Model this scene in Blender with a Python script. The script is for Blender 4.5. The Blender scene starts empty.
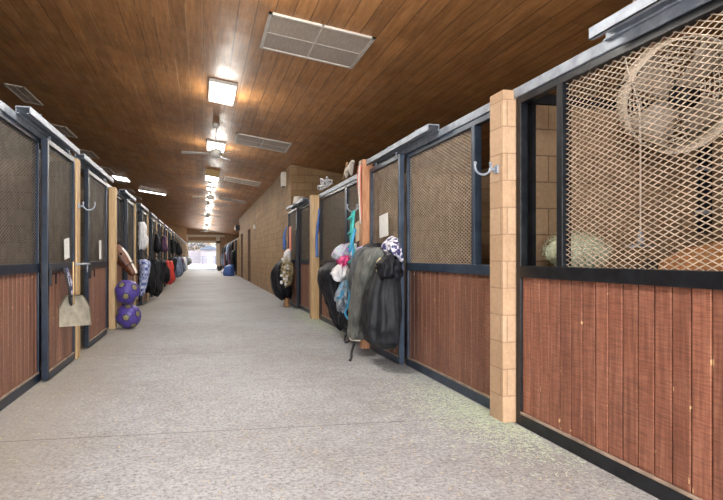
import bpy, bmesh, math, random
from mathutils import Vector, Matrix, noise
random.seed(7)
R = math.radians
S = bpy.context.scene
col = S.collection

# ---------------------------------------------------------------- camera
# aisle runs along +Y, right stall fronts stand at X=2.30, left ones at X=-1.60
cd = bpy.data.cameras.new('camera'); cam = bpy.data.objects.new('camera', cd); col.objects.link(cam)
cd.sensor_fit = 'HORIZONTAL'; cd.sensor_width = 36; cd.lens = 565/723*36
cd.shift_x = (361.5-328)/723; cd.shift_y = (257-250)/723; cd.clip_end = 800; cd.clip_start = .05
cam.location = (0, 0, 1.25); cam.rotation_euler = (R(90), 0, R(-12.5))
S.camera = cam
# ---------------------------------------------------------------- light
S.view_settings.view_transform = 'Standard'; S.view_settings.look = 'None'
S.view_settings.gamma = 1; S.view_settings.use_curve_mapping = False
S.view_settings.exposure = 0.10
W = bpy.data.worlds.new('sky'); S.world = W; W.use_nodes = True
nt = W.node_tree; nt.nodes.clear()
sk = nt.nodes.new('ShaderNodeTexSky'); sk.sky_type = 'NISHITA'; sk.sun_disc = False
sk.sun_elevation = R(48); sk.sun_rotation = R(200); sk.dust_density = 4; sk.ozone_density = .5
bg = nt.nodes.new('ShaderNodeBackground'); bg.inputs[1].default_value = 1.3
wo = nt.nodes.new('ShaderNodeOutputWorld')
nt.links.new(sk.outputs[0], bg.inputs[0]); nt.links.new(bg.outputs[0], wo.inputs[0])
sl = bpy.data.lights.new('sun', 'SUN'); sl.energy = 9; sl.angle = R(1); sl.color = (1, .95, .86)
so = bpy.data.objects.new('sun', sl); col.objects.link(so); so.rotation_euler = (R(-38), R(22), 0)
LAMP_W = 55          # each ceiling lamp
UP_W = 45            # the same lamps' spill onto the ceiling
REAR_FILL_W = 700          # added fill light in the unseen doorway behind the camera
def area(name, loc, rot, sx, sy, w, color=(1, 1, 1)):
    l = bpy.data.lights.new(name, 'AREA'); l.shape = 'RECTANGLE'; l.size = sx; l.size_y = sy
    l.energy = w; l.color = color
    o = bpy.data.objects.new(name, l); col.objects.link(o); o.location = loc; o.rotation_euler = rot
    return o
area('rear_fill_light', (.35, -3.9, 1.9), (R(90), 0, 0), 3.4, 3.2, REAR_FILL_W, (.93, .96, 1))  # added soft fill for the near aisle, standing in the rear doorway

# ---------------------------------------------------------------- materials
def mat(name, base, rough=.6, metal=0, spec=.5):
    m = bpy.data.materials.new(name); m.use_nodes = True
    b = m.node_tree.nodes['Principled BSDF']
    b.inputs['Base Color'].default_value = (*base, 1); b.inputs['Roughness'].default_value = rough
    b.inputs['Metallic'].default_value = metal; b.inputs['Specular IOR Level'].default_value = spec
    return m
class NT:
    def __init__(s, m): s.t = m.node_tree; s.b = s.t.nodes['Principled BSDF']
    def n(s, k, **kw):
        x = s.t.nodes.new(k)
        for a, v in kw.items(): setattr(x, a, v)
        return x
    def l(s, a, b): s.t.links.new(a, b)
    def math(s, op, a, b=None, c=None):
        x = s.n('ShaderNodeMath', operation=op)
        for i, v in enumerate((a, b, c)):
            if v is None: continue
            if isinstance(v, (int, float)): x.inputs[i].default_value = v
            else: s.l(v, x.inputs[i])
        return x.outputs[0]
    def xyz(s, kind='Object'):
        tc = s.n('ShaderNodeTexCoord'); sp = s.n('ShaderNodeSeparateXYZ'); s.l(tc.outputs[kind], sp.inputs[0])
        return tc.outputs[kind], sp.outputs[0], sp.outputs[1], sp.outputs[2]
    def comb(s, x, y, z):
        c = s.n('ShaderNodeCombineXYZ')
        for i, v in enumerate((x, y, z)):
            if isinstance(v, (int, float)): c.inputs[i].default_value = v
            else: s.l(v, c.inputs[i])
        return c.outputs[0]
    def noise(s, vec, scale, detail=4, rough=.6):
        x = s.n('ShaderNodeTexNoise'); x.inputs['Scale'].default_value = scale; x.inputs['Detail'].default_value = detail
        x.inputs['Roughness'].default_value = rough; s.l(vec, x.inputs['Vector']); return x.outputs['Fac']
    def ramp(s, fac, stops):
        x = s.n('ShaderNodeValToRGB'); e = x.color_ramp.elements
        while len(e) < len(stops): e.new(.5)
        for q, (p, c) in zip(e, stops): q.position = p; q.color = (*c, 1)
        s.l(fac, x.inputs[0]); return x.outputs[0]
    def mix(s, fac, a, b, mode='MIX'):
        x = s.n('ShaderNodeMix', data_type='RGBA', blend_type=mode)
        for i, v in ((0, fac), (6, a), (7, b)):
            if isinstance(v, (int, float)): x.inputs[i].default_value = v
            elif isinstance(v, tuple): x.inputs[i].default_value = (*v, 1)
            else: s.l(v, x.inputs[i])
        return x.outputs[2]
    def bump(s, h, st=.3, d=.01):
        x = s.n('ShaderNodeBump'); x.inputs['Strength'].default_value = st; x.inputs['Distance'].default_value = d
        s.l(h, x.inputs['Height']); s.l(x.outputs[0], s.b.inputs['Normal'])
    def color(s, c): s.l(c, s.b.inputs['Base Color'])
def noisy(name, c1, c2, scale=8, rough=.6, metal=0, bump=0, spec=.5, sv=(1, 1, 1), lo=.35, hi=.65):
    m = mat(name, c1, rough, metal, spec); t = NT(m); v, x, y, z = t.xyz()
    mp = t.n('ShaderNodeMapping'); mp.inputs['Scale'].default_value = sv; t.l(v, mp.inputs[0])
    f = t.noise(mp.outputs[0], scale); t.color(t.ramp(f, [(lo, c1), (hi, c2)]))
    if bump: t.bump(f, bump)
    return m
M = {}
M['navy'] = noisy('painted dark navy steel', (.004, .008, .018), (.012, .022, .042), 6, .36, 0, 0, .35)
M['slate'] = noisy('worn slate blue steel', (.015, .027, .048), (.038, .058, .09), 5, .38, .1, 0, .4)
M['black'] = noisy('scuffed black steel', (.002, .003, .005), (.012, .014, .018), 12, .36, 0, .1, .35)
M['galv'] = noisy('galvanised steel', (.20, .235, .285), (.33, .37, .43), 10, .45, .25)
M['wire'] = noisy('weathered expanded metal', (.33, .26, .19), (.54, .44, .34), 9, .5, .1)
M['wirefar'] = noisy('dark expanded metal', (.10, .09, .075), (.20, .175, .145), 9, .55, .1)  # darker copy of the mesh metal, for left and distant stalls
M['tanpaint'] = noisy('tan paint', (.50, .36, .22), (.60, .45, .29), 5, .6, 0, .1)
M['white'] = noisy('off white paint', (.52, .47, .41), (.64, .59, .52), 8, .5)
M['paper'] = noisy('paper', (.72, .72, .70), (.82, .82, .80), 20, .7)
M['beigepaper'] = noisy('yellowed paper', (.60, .50, .36), (.74, .64, .48), 14, .7)
M['woodpost'] = noisy('yellowish sawn timber', (.42, .27, .13), (.56, .39, .21), 6, .6, 0, .15, sv=(6, 6, .6))
M['orangewood'] = noisy('chewed orange timber', (.32, .13, .055), (.52, .27, .14), 5, .6, 0, .2, sv=(5, 5, .7))
M['steelgrey'] = noisy('mid grey canvas', (.05, .058, .065), (.13, .14, .145), 8, .8, 0, .3)
M['sill'] = noisy('dusty timber lip', (.20, .15, .115), (.36, .28, .22), 9, .7)
M['ply'] = noisy('yellow plywood', (.50, .33, .16), (.63, .45, .25), 3, .6, 0, 0, sv=(5, 5, .5))
M['grille'] = noisy('cream louvred grille', (.33, .27, .22), (.42, .35, .29), 60, .6, sv=(1, .1, 1))
M['graycloth'] = noisy('grey green canvas', (.075, .083, .078), (.17, .18, .165), 6, .8, 0, .3)
M['blackcloth'] = noisy('black nylon', (.004, .0045, .007), (.012, .013, .018), 9, .55, 0, .4, .2)
M['charcoal'] = noisy('charcoal nylon', (.008, .009, .012), (.024, .026, .030), 8, .6, 0, .4, .2)
M['whitecloth'] = noisy('white cloth', (.55, .55, .58), (.75, .75, .78), 10, .7, 0, .2)
M['lilac'] = noisy('lilac fabric', (.35, .30, .62), (.62, .62, .80), 14, .6)
M['red'] = noisy('red nylon', (.42, .02, .02), (.62, .06, .04), 8, .5, 0, .3)
M['blue'] = noisy('blue nylon', (.03, .08, .30), (.08, .18, .45), 8, .5, 0, .3)
M['steelblue'] = noisy('grey blue blanket', (.09, .13, .22), (.20, .25, .36), 8, .6, 0, .3)
M['purple'] = noisy('dark plum blanket', (.05, .02, .06), (.12, .05, .12), 8, .6, 0, .3)
M['maroon'] = noisy('maroon blanket', (.10, .015, .02), (.20, .04, .05), 8, .6, 0, .3)
M['teal'] = mat('teal rope', (.05, .42, .40), .6)
M['turq'] = mat('turquoise webbing', (.06, .35, .62), .55)
M['coral'] = mat('coral plastic', (.72, .20, .13), .5)
M['pink'] = mat('pink cloth', (.62, .06, .22), .6)
M['straw'] = noisy('dry straw', (.42, .33, .18), (.62, .52, .32), 30, .8)
M['hay'] = noisy('green hay', (.36, .42, .30), (.56, .62, .48), 30, .8)
M['horse'] = noisy('bay horse coat', (.085, .024, .009), (.15, .045, .017), 5, .45, 0, .05)
M['chestnut'] = noisy('chestnut horse coat', (.33, .14, .055), (.46, .22, .09), 5, .45, 0, .05)
M['mane'] = noisy('black mane hair', (.012, .01, .01), (.035, .028, .025), 30, .5)
M['eye'] = mat('dark eye', (.004, .003, .003), .1)
M['panmetal'] = noisy('dusty tin', (.40, .36, .28), (.60, .56, .46), 12, .55, .2)
M['fanwhite'] = mat('white enamel', (.5, .48, .44), .35)
M['fanguard'] = mat('cream wire guard', (.62, .55, .46), .45)
M['dullblade'] = mat('dusty grey blade', (.30, .25, .20), .5)
M['rubber'] = mat('black rubber', (.015, .015, .017), .6)
M['ballyellow'] = mat('olive yellow patch', (.22, .20, .09), .5)
M['ballpurple'] = mat('violet ball panel', (.075, .05, .27), .42)
M['ballseam'] = mat('dark violet seam', (.035, .02, .12), .5)
M['doorbrown'] = noisy('brown painted door', (.10, .05, .03), (.14, .075, .045), 4, .5)
M['darkwood'] = noisy('stained plywood', (.24, .12, .05), (.33, .175, .075), 3, .55, 0, .05, sv=(3, 3, .6))
M['jamb'] = noisy('cream painted timber', (.55, .46, .33), (.64, .55, .42), 4, .6)
m = mat('lamp diffuser', (.9, .9, .9), .4); b = m.node_tree.nodes['Principled BSDF']
b.inputs['Emission Color'].default_value = (1, .98, .94, 1); b.inputs['Emission Strength'].default_value = 9; M['lamp'] = m
M['fixture'] = mat('ochre lamp housing', (.55, .36, .12), .5)
# plaid
m = mat('blue and white plaid', (.1, .15, .4), .65); t = NT(m); v, x, y, z = t.xyz()
f1 = t.math('GREATER_THAN', t.math('FRACT', t.math('MULTIPLY', t.math('ADD', y, z), 7)), .5)
f2 = t.math('GREATER_THAN', t.math('FRACT', t.math('MULTIPLY', t.math('SUBTRACT', z, y), 7)), .5)
t.color(t.mix(t.math('MULTIPLY', t.math('ADD', f1, f2), .5), (.035, .07, .30), (.55, .60, .78))); M['plaid'] = m
m = mat('lilac and white print', (.5, .4, .7), .6); t = NT(m); v, x, y, z = t.xyz()
t.color(t.ramp(t.noise(v, 9, 2), [(.40, (.42, .30, .62)), (.48, (.66, .66, .72)), (.56, (.30, .50, .55)), (.64, (.60, .35, .60))])); M['lilacprint'] = m
m = mat('grey and blue netting', (.2, .3, .4), .6); t = NT(m); v, x, y, z = t.xyz()
t.color(t.ramp(t.noise(v, 11, 3), [(.42, (.10, .12, .15)), (.52, (.30, .33, .36)), (.62, (.04, .22, .38))])); M['netcloth'] = m
# scarf pattern
m = mat('dark cloth with white pattern', (.1, .1, .3), .65); t = NT(m); v, x, y, z = t.xyz()
t.color(t.ramp(t.noise(v, 16, 2), [(.47, (.03, .03, .12)), (.52, (.66, .66, .74))])); M['pattern'] = m

# concrete floor
m = mat('aisle concrete', (.4, .4, .4), .68, 0, .35); t = NT(m); v, x, y, z = t.xyz()
big = t.noise(v, .55, 5, .6); fine = t.noise(v, 38, 6, .75); speck = t.noise(v, 95, 2, .5); mid = t.noise(v, 7, 5, .7)
c = t.ramp(big, [(.3, (.28, .275, .27)), (.5, (.335, .34, .355)), (.72, (.385, .40, .425))])
c = t.mix(.75, c, t.ramp(fine, [(.36, (.25, .25, .26)), (.5, (1, 1, 1)), (.66, (1.4, 1.39, 1.36))]), 'MULTIPLY')
c = t.mix(.55, c, t.ramp(mid, [(.34, (.72, .71, .70)), (.58, (1.08, 1.08, 1.08))]), 'MULTIPLY')
c = t.mix(t.math('MULTIPLY', t.math('GREATER_THAN', speck, .66), .75), c, (.085, .08, .078))
pale = t.noise(v, 60, 2, .5)
c = t.mix(t.math('MULTIPLY', t.math('GREATER_THAN', pale, .68), .6), c, (.62, .62, .58))
# dirt tracked along the left stalls
edge = t.math('MULTIPLY', t.math('LESS_THAN', x, -.55), t.math('MULTIPLY', t.math('SUBTRACT', -.55, x), .8))
c = t.mix(t.math('MINIMUM', edge, .55), c, (.27, .235, .185))
yy = t.math('ADD', t.math('ADD', y, t.math('MULTIPLY', x, .05)), t.math('MULTIPLY', t.math('SUBTRACT', mid, .5), .02))
fr = t.math('FRACT', t.math('DIVIDE', t.math('SUBTRACT', yy, 4.145), 3.39))
d = t.math('MINIMUM', fr, t.math('SUBTRACT', 1, fr))
jn = t.math('LESS_THAN', d, .0016)
c = t.mix(t.math('MULTIPLY', jn, .8), c, (.07, .065, .06))
t.color(c); h = t.math('ADD', t.math('MULTIPLY', fine, .8), mid); t.bump(h, .2, .004); M['floor'] = m
m = noisy('pale packed sand', (.62, .58, .52), (.72, .68, .62), .4, .9); M['sand'] = m
M['bedding'] = noisy('stall bedding', (.26, .19, .12), (.40, .31, .21), 10, .9, 0, .4)

# plank ceiling
m = mat('varnished plank ceiling', (.3, .15, .06), .44, 0, .5); t = NT(m); v, x, y, z = t.xyz()
pw = .195
u = t.math('DIVIDE', x, pw); k = t.math('FLOOR', u); fr = t.math('FRACT', u)
wn = t.n('ShaderNodeTexWhiteNoise', noise_dimensions='2D')
seg = t.math('FLOOR', t.math('ADD', t.math('DIVIDE', y, 2.44), t.math('MULTIPLY', t.math('MODULO', k, 2), .5)))
t.l(t.comb(k, seg, 0), wn.inputs['Vector'])
grain = t.noise(t.comb(t.math('MULTIPLY', x, 14), t.math('MULTIPLY', y, 1.1), t.math('MULTIPLY', k, 3.3)), 1.6, 7, .7)
c = t.ramp(grain, [(.25, (.22, .095, .030)), (.5, (.41, .192, .066)), (.78, (.60, .32, .13))])
c = t.mix(.45, c, t.ramp(wn.outputs[0], [(0, (.62, .58, .55)), (1, (1.25, 1.22, 1.18))]), 'MULTIPLY')
blot = t.noise(v, .9, 5, .65); c = t.mix(.5, c, t.ramp(blot, [(.3, (.6, .58, .55)), (.7, (1.3, 1.3, 1.3))]), 'MULTIPLY')
d = t.math('MINIMUM', fr, t.math('SUBTRACT', 1, fr)); g = t.math('LESS_THAN', d, .035)
lightg = t.math('GREATER_THAN', t.noise(t.comb(t.math('MULTIPLY', k, 2.7), t.math('MULTIPLY', y, .12), 0), 1.3, 2), .52)
leftz = t.math('MULTIPLY', t.math('LESS_THAN', x, .2), lightg)
gc = t.mix(leftz, (.035, .012, .005), (.60, .38, .20))
c = t.mix(t.math('MULTIPLY', g, .6), c, gc)
# rows of nail heads every 0.61 m
fy = t.math('FRACT', t.math('DIVIDE', y, .61)); fx = t.math('FRACT', t.math('MULTIPLY', u, 3))
nail = t.math('MULTIPLY', t.math('LESS_THAN', fy, .03), t.math('LESS_THAN', fx, .3))
c = t.mix(t.math('MULTIPLY', nail, .5), c, (.50, .34, .19))
cross = t.math('LESS_THAN', t.math('FRACT', t.math('DIVIDE', y, .305)), .035); c = t.mix(t.math('MULTIPLY', cross, .22), c, (.14, .07, .03))
t.color(c); t.l(t.ramp(t.noise(v, 2.2, 5, .7), [(.3, (.34, .34, .34)), (.7, (.62, .62, .62))]), t.b.inputs['Roughness'])
t.bump(t.math('ADD', t.math('MULTIPLY', t.math('SUBTRACT', 1, g), 1.0), t.math('MULTIPLY', grain, .5)), .3, .006); M['ceil'] = m

# concrete block
def blockmat(name, c1, c2, mortar, bump=.5):
    m = mat(name, c1, .75, 0, .3); t = NT(m); v, x, y, z = t.xyz()
    br = t.n('ShaderNodeTexBrick'); br.offset = .5; br.squash = 1
    br.inputs['Scale'].default_value = 1; br.inputs['Brick Width'].default_value = .406; br.inputs['Row Height'].default_value = .203
    br.inputs['Mortar Size'].default_value = .005; br.inputs['Mortar Smooth'].default_value = .2
    br.inputs['Color1'].default_value = (*c1, 1); br.inputs['Color2'].default_value = (*c2, 1); br.inputs['Mortar'].default_value = (*mortar, 1)
    t.l(t.comb(t.math('ADD', x, y), z, 0), br.inputs['Vector'])
    n1 = t.noise(v, 30, 5, .7); n2 = t.noise(v, 1.4, 5, .7)
    c = t.mix(.5, br.outputs['Color'], t.ramp(n1, [(.3, (.7, .68, .66)), (.65, (1.12, 1.12, 1.12))]), 'MULTIPLY')
    c = t.mix(.6, c, t.ramp(n2, [(.3, (.72, .68, .62)), (.7, (1.15, 1.13, 1.1))]), 'MULTIPLY')
    t.color(c); t.bump(t.math('ADD', t.math('MULTIPLY', t.math('SUBTRACT', 1, br.outputs['Fac']), 1.2), t.math('MULTIPLY', n1, .5)), bump, .01); return m
M['cmu'] = blockmat('tan concrete block', (.44, .30, .19), (.52, .37, .25), (.33, .22, .14))
M['cmuwall'] = blockmat('brown painted block', (.27, .17, .085), (.34, .22, .115), (.17, .10, .05), .8)
M['cmuleft'] = blockmat('darkened left stall block', (.15, .115, .08), (.19, .15, .105), (.09, .07, .045))  # left stall walls darkened further, dim interior light put into the colour
M['cmudim'] = blockmat('stall block wall', (.22, .15, .09), (.29, .205, .13), (.13, .085, .05))  # stall walls darkened, the dim light inside is put into the colour

# stall boards (vertical, 115 mm)
def boardmat(name, dark, midc, light, pitch=.115):
    m = mat(name, midc, .5, 0, .45); t = NT(m); v, x, y, z = t.xyz()
    k = t.math('FLOOR', t.math('DIVIDE', y, pitch))
    wn = t.n('ShaderNodeTexWhiteNoise', noise_dimensions='1D'); t.l(k, wn.inputs['W'])
    saw = t.noise(t.comb(t.math('MULTIPLY', y, 9), t.math('MULTIPLY', z, 105), t.math('MULTIPLY', k, 5.1)), 1, 3, .7)
    gr = t.noise(t.comb(t.math('MULTIPLY', y, 40), t.math('MULTIPLY', z, 2.2), k), 1, 5, .7)
    c = t.ramp(gr, [(.28, dark), (.5, midc), (.75, light)])
    wear = t.noise(v, 2.3, 5, .7); c = t.mix(t.math('MULTIPLY', wear, .4), c, t.ramp(gr, [(.3, (.15, .075, .055)), (.7, (.30, .19, .145))]))
    c = t.mix(.8, c, t.ramp(saw, [(.35, (.68, .62, .6)), (.62, (1.25, 1.2, 1.15))]), 'MULTIPLY')
    c = t.mix(.6, c, t.ramp(wn.outputs[0], [(0, (.68, .64, .64)), (1, (1.3, 1.3, 1.3))]), 'MULTIPLY')
    chip = t.noise(t.comb(t.math('MULTIPLY', y, 30), t.math('MULTIPLY', z, 11), 3), 1, 2, .5)
    fr = t.math('FRACT', t.math('DIVIDE', y, pitch)); e = t.math('MINIMUM', fr, t.math('SUBTRACT', 1, fr))
    ch = t.math('MULTIPLY', t.math('GREATER_THAN', chip, .69), t.math('LESS_THAN', e, .13))
    c = t.mix(ch, c, (.62, .42, .22)); t.color(c); t.bump(t.math('ADD', saw, gr), .35, .004); return m
M['boards'] = boardmat('red brown stall boards', (.115, .042, .026), (.235, .086, .05), (.35, .16, .098))
M['boardsdull'] = boardmat('dull brown stall boards', (.12, .05, .03), (.20, .088, .053), (.29, .145, .09))

# ---------------------------------------------------------------- builders
def link(name, me, m=None, parent=None, loc=None):
    o = bpy.data.objects.new(name, me); col.objects.link(o)
    if m is not None: me.materials.append(M[m] if isinstance(m, str) else m)
    if parent: o.parent = parent
    if loc: o.location = loc
    return o
def tag(o, label=None, cat=None, group=None, kind=None):
    if label: o['label'] = label
    if cat: o['category'] = cat
    if group: o['group'] = group
    if kind: o['kind'] = kind
    return o
def thing(name, label, cat, loc=(0, 0, 0), group=None, rz=0):
    o = bpy.data.objects.new(name, None); col.objects.link(o); o.location = loc; o.rotation_euler = (0, 0, rz)
    o.empty_display_size = .1
    return tag(o, label, cat, group)
def bx(bm, x0, x1, y0, y1, z0, z1, bev=0):
    r = bmesh.ops.create_cube(bm, size=1)
    for v in r['verts']:
        v.co = Vector(((x0+x1)/2+v.co.x*abs(x1-x0), (y0+y1)/2+v.co.y*abs(y1-y0), (z0+z1)/2+v.co.z*abs(z1-z0)))
    if bev:
        es = {e for v in r['verts'] for e in v.link_edges}
        bmesh.ops.bevel(bm, geom=list(es), offset=bev, segments=2, affect='EDGES', profile=.6)
def fin(bm, name, m=None, parent=None, smooth=False, loc=None):
    bmesh.ops.recalc_face_normals(bm, faces=bm.faces)
    me = bpy.data.meshes.new(name); bm.to_mesh(me); bm.free()
    if smooth:
        for p in me.polygons: p.use_smooth = True
    return link(name, me, m, parent, loc)
def tube(bm, pts, r, n=8, taper=None, cap=True):
    pts = [Vector(p) for p in pts]; rings = []; up = Vector((0, 0, 1)); prev = None
    for i, p in enumerate(pts):
        d = (pts[min(i+1, len(pts)-1)]-pts[max(i-1, 0)]).normalized()
        if prev is None:
            a = d.cross(up) if abs(d.z) < .95 else d.cross(Vector((1, 0, 0)))
        else: a = prev-d*prev.dot(d)
        a.normalize(); prev = a; b = d.cross(a)
        rr = r if taper is None else r*taper[i]
        rings.append([bm.verts.new(p+(a*math.cos(2*math.pi*k/n)+b*math.sin(2*math.pi*k/n))*rr) for k in range(n)])
    for A, B in zip(rings, rings[1:]):
        for k in range(n): bm.faces.new((A[k], A[(k+1) % n], B[(k+1) % n], B[k]))
    if cap: bm.faces.new(rings[0][::-1]); bm.faces.new(rings[-1])
def ell(bm, c, r, rot=None, seg=16, rings=10):
    q = bmesh.ops.create_uvsphere(bm, u_segments=seg, v_segments=rings, radius=1)
    mt = (rot or Matrix.Identity(3))
    for v in q['verts']: v.co = Vector(c)+mt@Vector((v.co.x*r[0], v.co.y*r[1], v.co.z*r[2]))
def bez(p, n=16):
    P = [Vector(a) for a in p]; out = []
    for i in range(len(P)-1):
        p0 = P[max(i-1, 0)]; p1 = P[i]; p2 = P[i+1]; p3 = P[min(i+2, len(P)-1)]
        for k in range(n):
            t = k/n; out.append(.5*((2*p1)+(p2-p0)*t+(2*p0-5*p1+4*p2-p3)*t*t+(3*p1-p0-3*p2+p3)*t**3))
    out.append(P[-1]); return out
# a hanging cloth: rows of (z, x, y, rx, ry), with irregular folds, creases and an uneven hem
def cloth(name, rows, m, parent=None, fold=.10, nf=7, wr=.012, seed=1, n=64, sub=7, sq=1.0, hem=.5):
    bm = bmesh.new(); P = bez([(z, x, y) for z, x, y, a, b in rows], sub); Q = bez([(a, b, 0) for z, x, y, a, b in rows], sub); rings = []
    size = max(r[4] for r in rows)
    for i, (p, q) in enumerate(zip(P, Q)):
        ring = []; tt = i/(len(P)-1)
        for k in range(n):
            a = 2*math.pi*k/n; ca, sa = math.cos(a), math.sin(a)
            g1 = noise.noise(Vector((ca*2.6, sa*2.6, tt*.9+seed*3))); g2 = noise.noise(Vector((ca*6, sa*6, tt*1.6+seed*5)))
            crease = abs(noise.noise(Vector((ca*3.4+seed, sa*3.4, tt*3.2))))
            f = 1+fold*(1.9*g1+1.5*g2-1.3*crease+.25*math.sin(nf*a+seed+2*g1*3))*min(1, .35+1.3*tt)
            px_, py_ = max(q.x, .002)*f*math.copysign(abs(ca)**sq, ca), max(q.y, .002)*f*math.copysign(abs(sa)**sq, sa)
            w = noise.noise(Vector((p.y+px_, p.z+py_, p.x))*9+Vector((seed, 0, 0)))*wr
            hz_ = hem*size*(noise.noise(Vector((ca*2+seed, sa*2, 5)))*.55)*tt*tt
            ring.append(bm.verts.new((p.y+px_+w, p.z+py_+w, max(.006, p.x+w+hz_))))
        rings.append(ring)
    for A, B in zip(rings, rings[1:]):
        for k in range(n): bm.faces.new((A[k], A[(k+1) % n], B[(k+1) % n], B[k]))
    bm.faces.new(rings[0][::-1]); bm.faces.new(rings[-1])
    return fin(bm, name, m, parent, True)
def box(name, m, x0, x1, y0, y1, z0, z1, parent=None, bev=0):
    bm = bmesh.new(); bx(bm, x0, x1, y0, y1, z0, z1, bev); return fin(bm, name, m, parent)
def struct(name, m, *a): o = box(name, m, *a); o['kind'] = 'structure'; return o
def prism(bm, pts, axis, a0, a1):      # polygon extruded: axis 'y' -> pts are (x,z); axis 'x' -> pts are (y,z)
    f = (lambda p, a: (p[0], a, p[1])) if axis == 'y' else (lambda p, a: (a, p[0], p[1]))
    A = [bm.verts.new(f(p, a0)) for p in pts]; B = [bm.verts.new(f(p, a1)) for p in pts]
    bm.faces.new(A); bm.faces.new(B[::-1]); n = len(pts)
    for i in range(n): bm.faces.new((A[i], B[i], B[(i+1) % n], A[(i+1) % n]))
ORD = ['first', 'second', 'third', 'fourth', 'fifth', 'sixth', 'seventh', 'eighth', 'ninth', 'tenth', 'eleventh', 'twelfth', 'thirteenth',
       'fourteenth', 'fifteenth', 'sixteenth', 'seventeenth', 'eighteenth', 'nineteenth', 'twentieth']

XR, XL = 2.30, -1.60
def CZ(x): return 4.07-.15*x
# ---------------------------------------------------------------- setting
struct('floor', 'floor', XL, XR, -4, 62.2, -.3, 0)
struct('ground', 'sand', -60, 60, 62.2, 190, -.32, -.02)
struct('ground_rear', 'sand', -60, 60, -40, -4, -.32, -.02)
struct('floor_right_stalls', 'bedding', XR, 6.1, -4, 62, -.3, -.002)
struct('floor_left_stalls', 'bedding', -5.4, XL, -4, 62, -.3, -.002)
bm = bmesh.new(); prism(bm, [(-5.6, CZ(-5.6)), (6.4, CZ(6.4)), (6.4, CZ(6.4)+.25), (-5.6, CZ(-5.6)+.25)], 'y', -4.1, 62.4)
o = fin(bm, 'ceiling', 'ceil'); o['kind'] = 'structure'
bm = bmesh.new(); bx(bm, 6.0, 6.2, -4, 62, -.3, 3.18); o = fin(bm, 'wall_right', 'cmudim'); o['kind'] = 'structure'
# left outer wall with a window opening in every stall
bm = bmesh.new(); LP = [4.35+3.05*i for i in range(-1, 19)]
bx(bm, -5.5, -5.3, -4, 62, -.3, 1.3); bx(bm, -5.5, -5.3, -4, 62, 2.3, 4.88)
prev = -4
for p in LP:
    if p > 7: bx(bm, -5.5, -5.3, prev, p+.9, 1.3, 2.3); prev = p+2.1
bx(bm, -5.5, -5.3, prev, 62, 1.3, 2.3); o = fin(bm, 'wall_left', 'cmuleft'); o['kind'] = 'structure'
# block wall between the two groups of right-hand stalls, with two doorways
def wall_y(name, m, pts, y0, y1):
    bm = bmesh.new(); prism(bm, pts, 'y', y0, y1); o = fin(bm, name, m); o['kind'] = 'structure'; return o
bm = bmesh.new(); tz = CZ(XR)
for a, b_ in ((15.12, 28), (29.5, 33.4), (34.9, 37)): bx(bm, XR, XR+.2, a, b_, 0, tz-.0)
for a, b_ in ((28, 29.5), (33.4, 34.9)): bx(bm, XR, XR+.2, a, b_, 2.65, tz)
o = fin(bm, 'wall_middle', 'cmuwall'); o['kind'] = 'structure'
wall_y('wall_cross', 'cmuwall', [(XR, 0), (6, 0), (6, CZ(6)), (XR, CZ(XR))], 14.98, 15.12)
wall_y('wall_cross', 'cmuwall', [(XR+.2, 0), (6, 0), (6, CZ(6)), (XR+.2, CZ(XR+.2))], 36.9, 37.0)
for i, (a, b_) in enumerate(((28, 29.5), (33.4, 34.9))):
    dd = struct('door_%d' % (i+1), 'doorbrown', XR+.12, XR+.17, a, b_, 0, 2.65)
    box('door_frame', 'doorbrown', XR-.02, XR+.12, a, a+.06, 0, 2.65, dd); box('door_frame', 'doorbrown', XR-.02, XR+.12, b_-.06, b_, 0, 2.65, dd)
    bm = bmesh.new(); ell(bm, (XR+.07, a+.16, 1.05), (.04, .03, .03)); fin(bm, 'door_knob', 'galv', dd, True)
# end wall and its big opening
bm = bmesh.new()
prism(bm, [(-5.4, 0), (-1.5, 0), (-1.5, CZ(-1.5)), (-5.4, CZ(-5.4))], 'y', 62, 62.2)
prism(bm, [(1.4, 0), (6.2, 0), (6.2, CZ(6.2)), (1.4, CZ(1.4))], 'y', 62, 62.2)
prism(bm, [(-1.5, 2.75), (1.4, 2.75), (1.4, CZ(1.4)), (-1.5, CZ(-1.5))], 'y', 62, 62.2)
o = fin(bm, 'wall_end', 'darkwood'); o['kind'] = 'structure'
bm = bmesh.new(); bx(bm, -1.95, -1.5, 61.8, 62.25, 0, 3.5); bx(bm, 1.4, 1.8, 61.8, 62.25, 0, 3.5)
bx(bm, -1.95, 1.8, 61.8, 62.25, 2.75, 3.0); bx(bm, -1.95, 2.3, 61.75, 61.98, 3.4, 3.62); o = fin(bm, 'trim_end_opening', 'jamb'); o['kind'] = 'structure'
wall_y('wall_left_end', 'darkwood', [(-5.3, 0), (XL-.02, 0), (XL-.02, CZ(XL)), (-5.3, CZ(-5.3))], 59.4, 59.5)
# rear part behind the camera: side walls and the gable with the open barn doorway
struct('wall_rear_right', 'cmudim', XR, XR+.2, -4, .1, 0, 3.72)
struct('wall_rear_left', 'cmudim', XL-.2, XL, -4, 1.2, 0, 4.3)
bm = bmesh.new()
prism(bm, [(-5.4, 0), (-1.4, 0), (-1.4, CZ(-1.4)), (-5.4, CZ(-5.4))], 'y', -4.2, -4)
prism(bm, [(2.1, 0), (6.2, 0), (6.2, CZ(6.2)), (2.1, CZ(2.1))], 'y', -4.2, -4)
prism(bm, [(-1.4, 3.55), (2.1, 3.55), (2.1, CZ(2.1)), (-1.4, CZ(-1.4))], 'y', -4.2, -4)
o = fin(bm, 'wall_rear', 'darkwood'); o['kind'] = 'structure'

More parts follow.
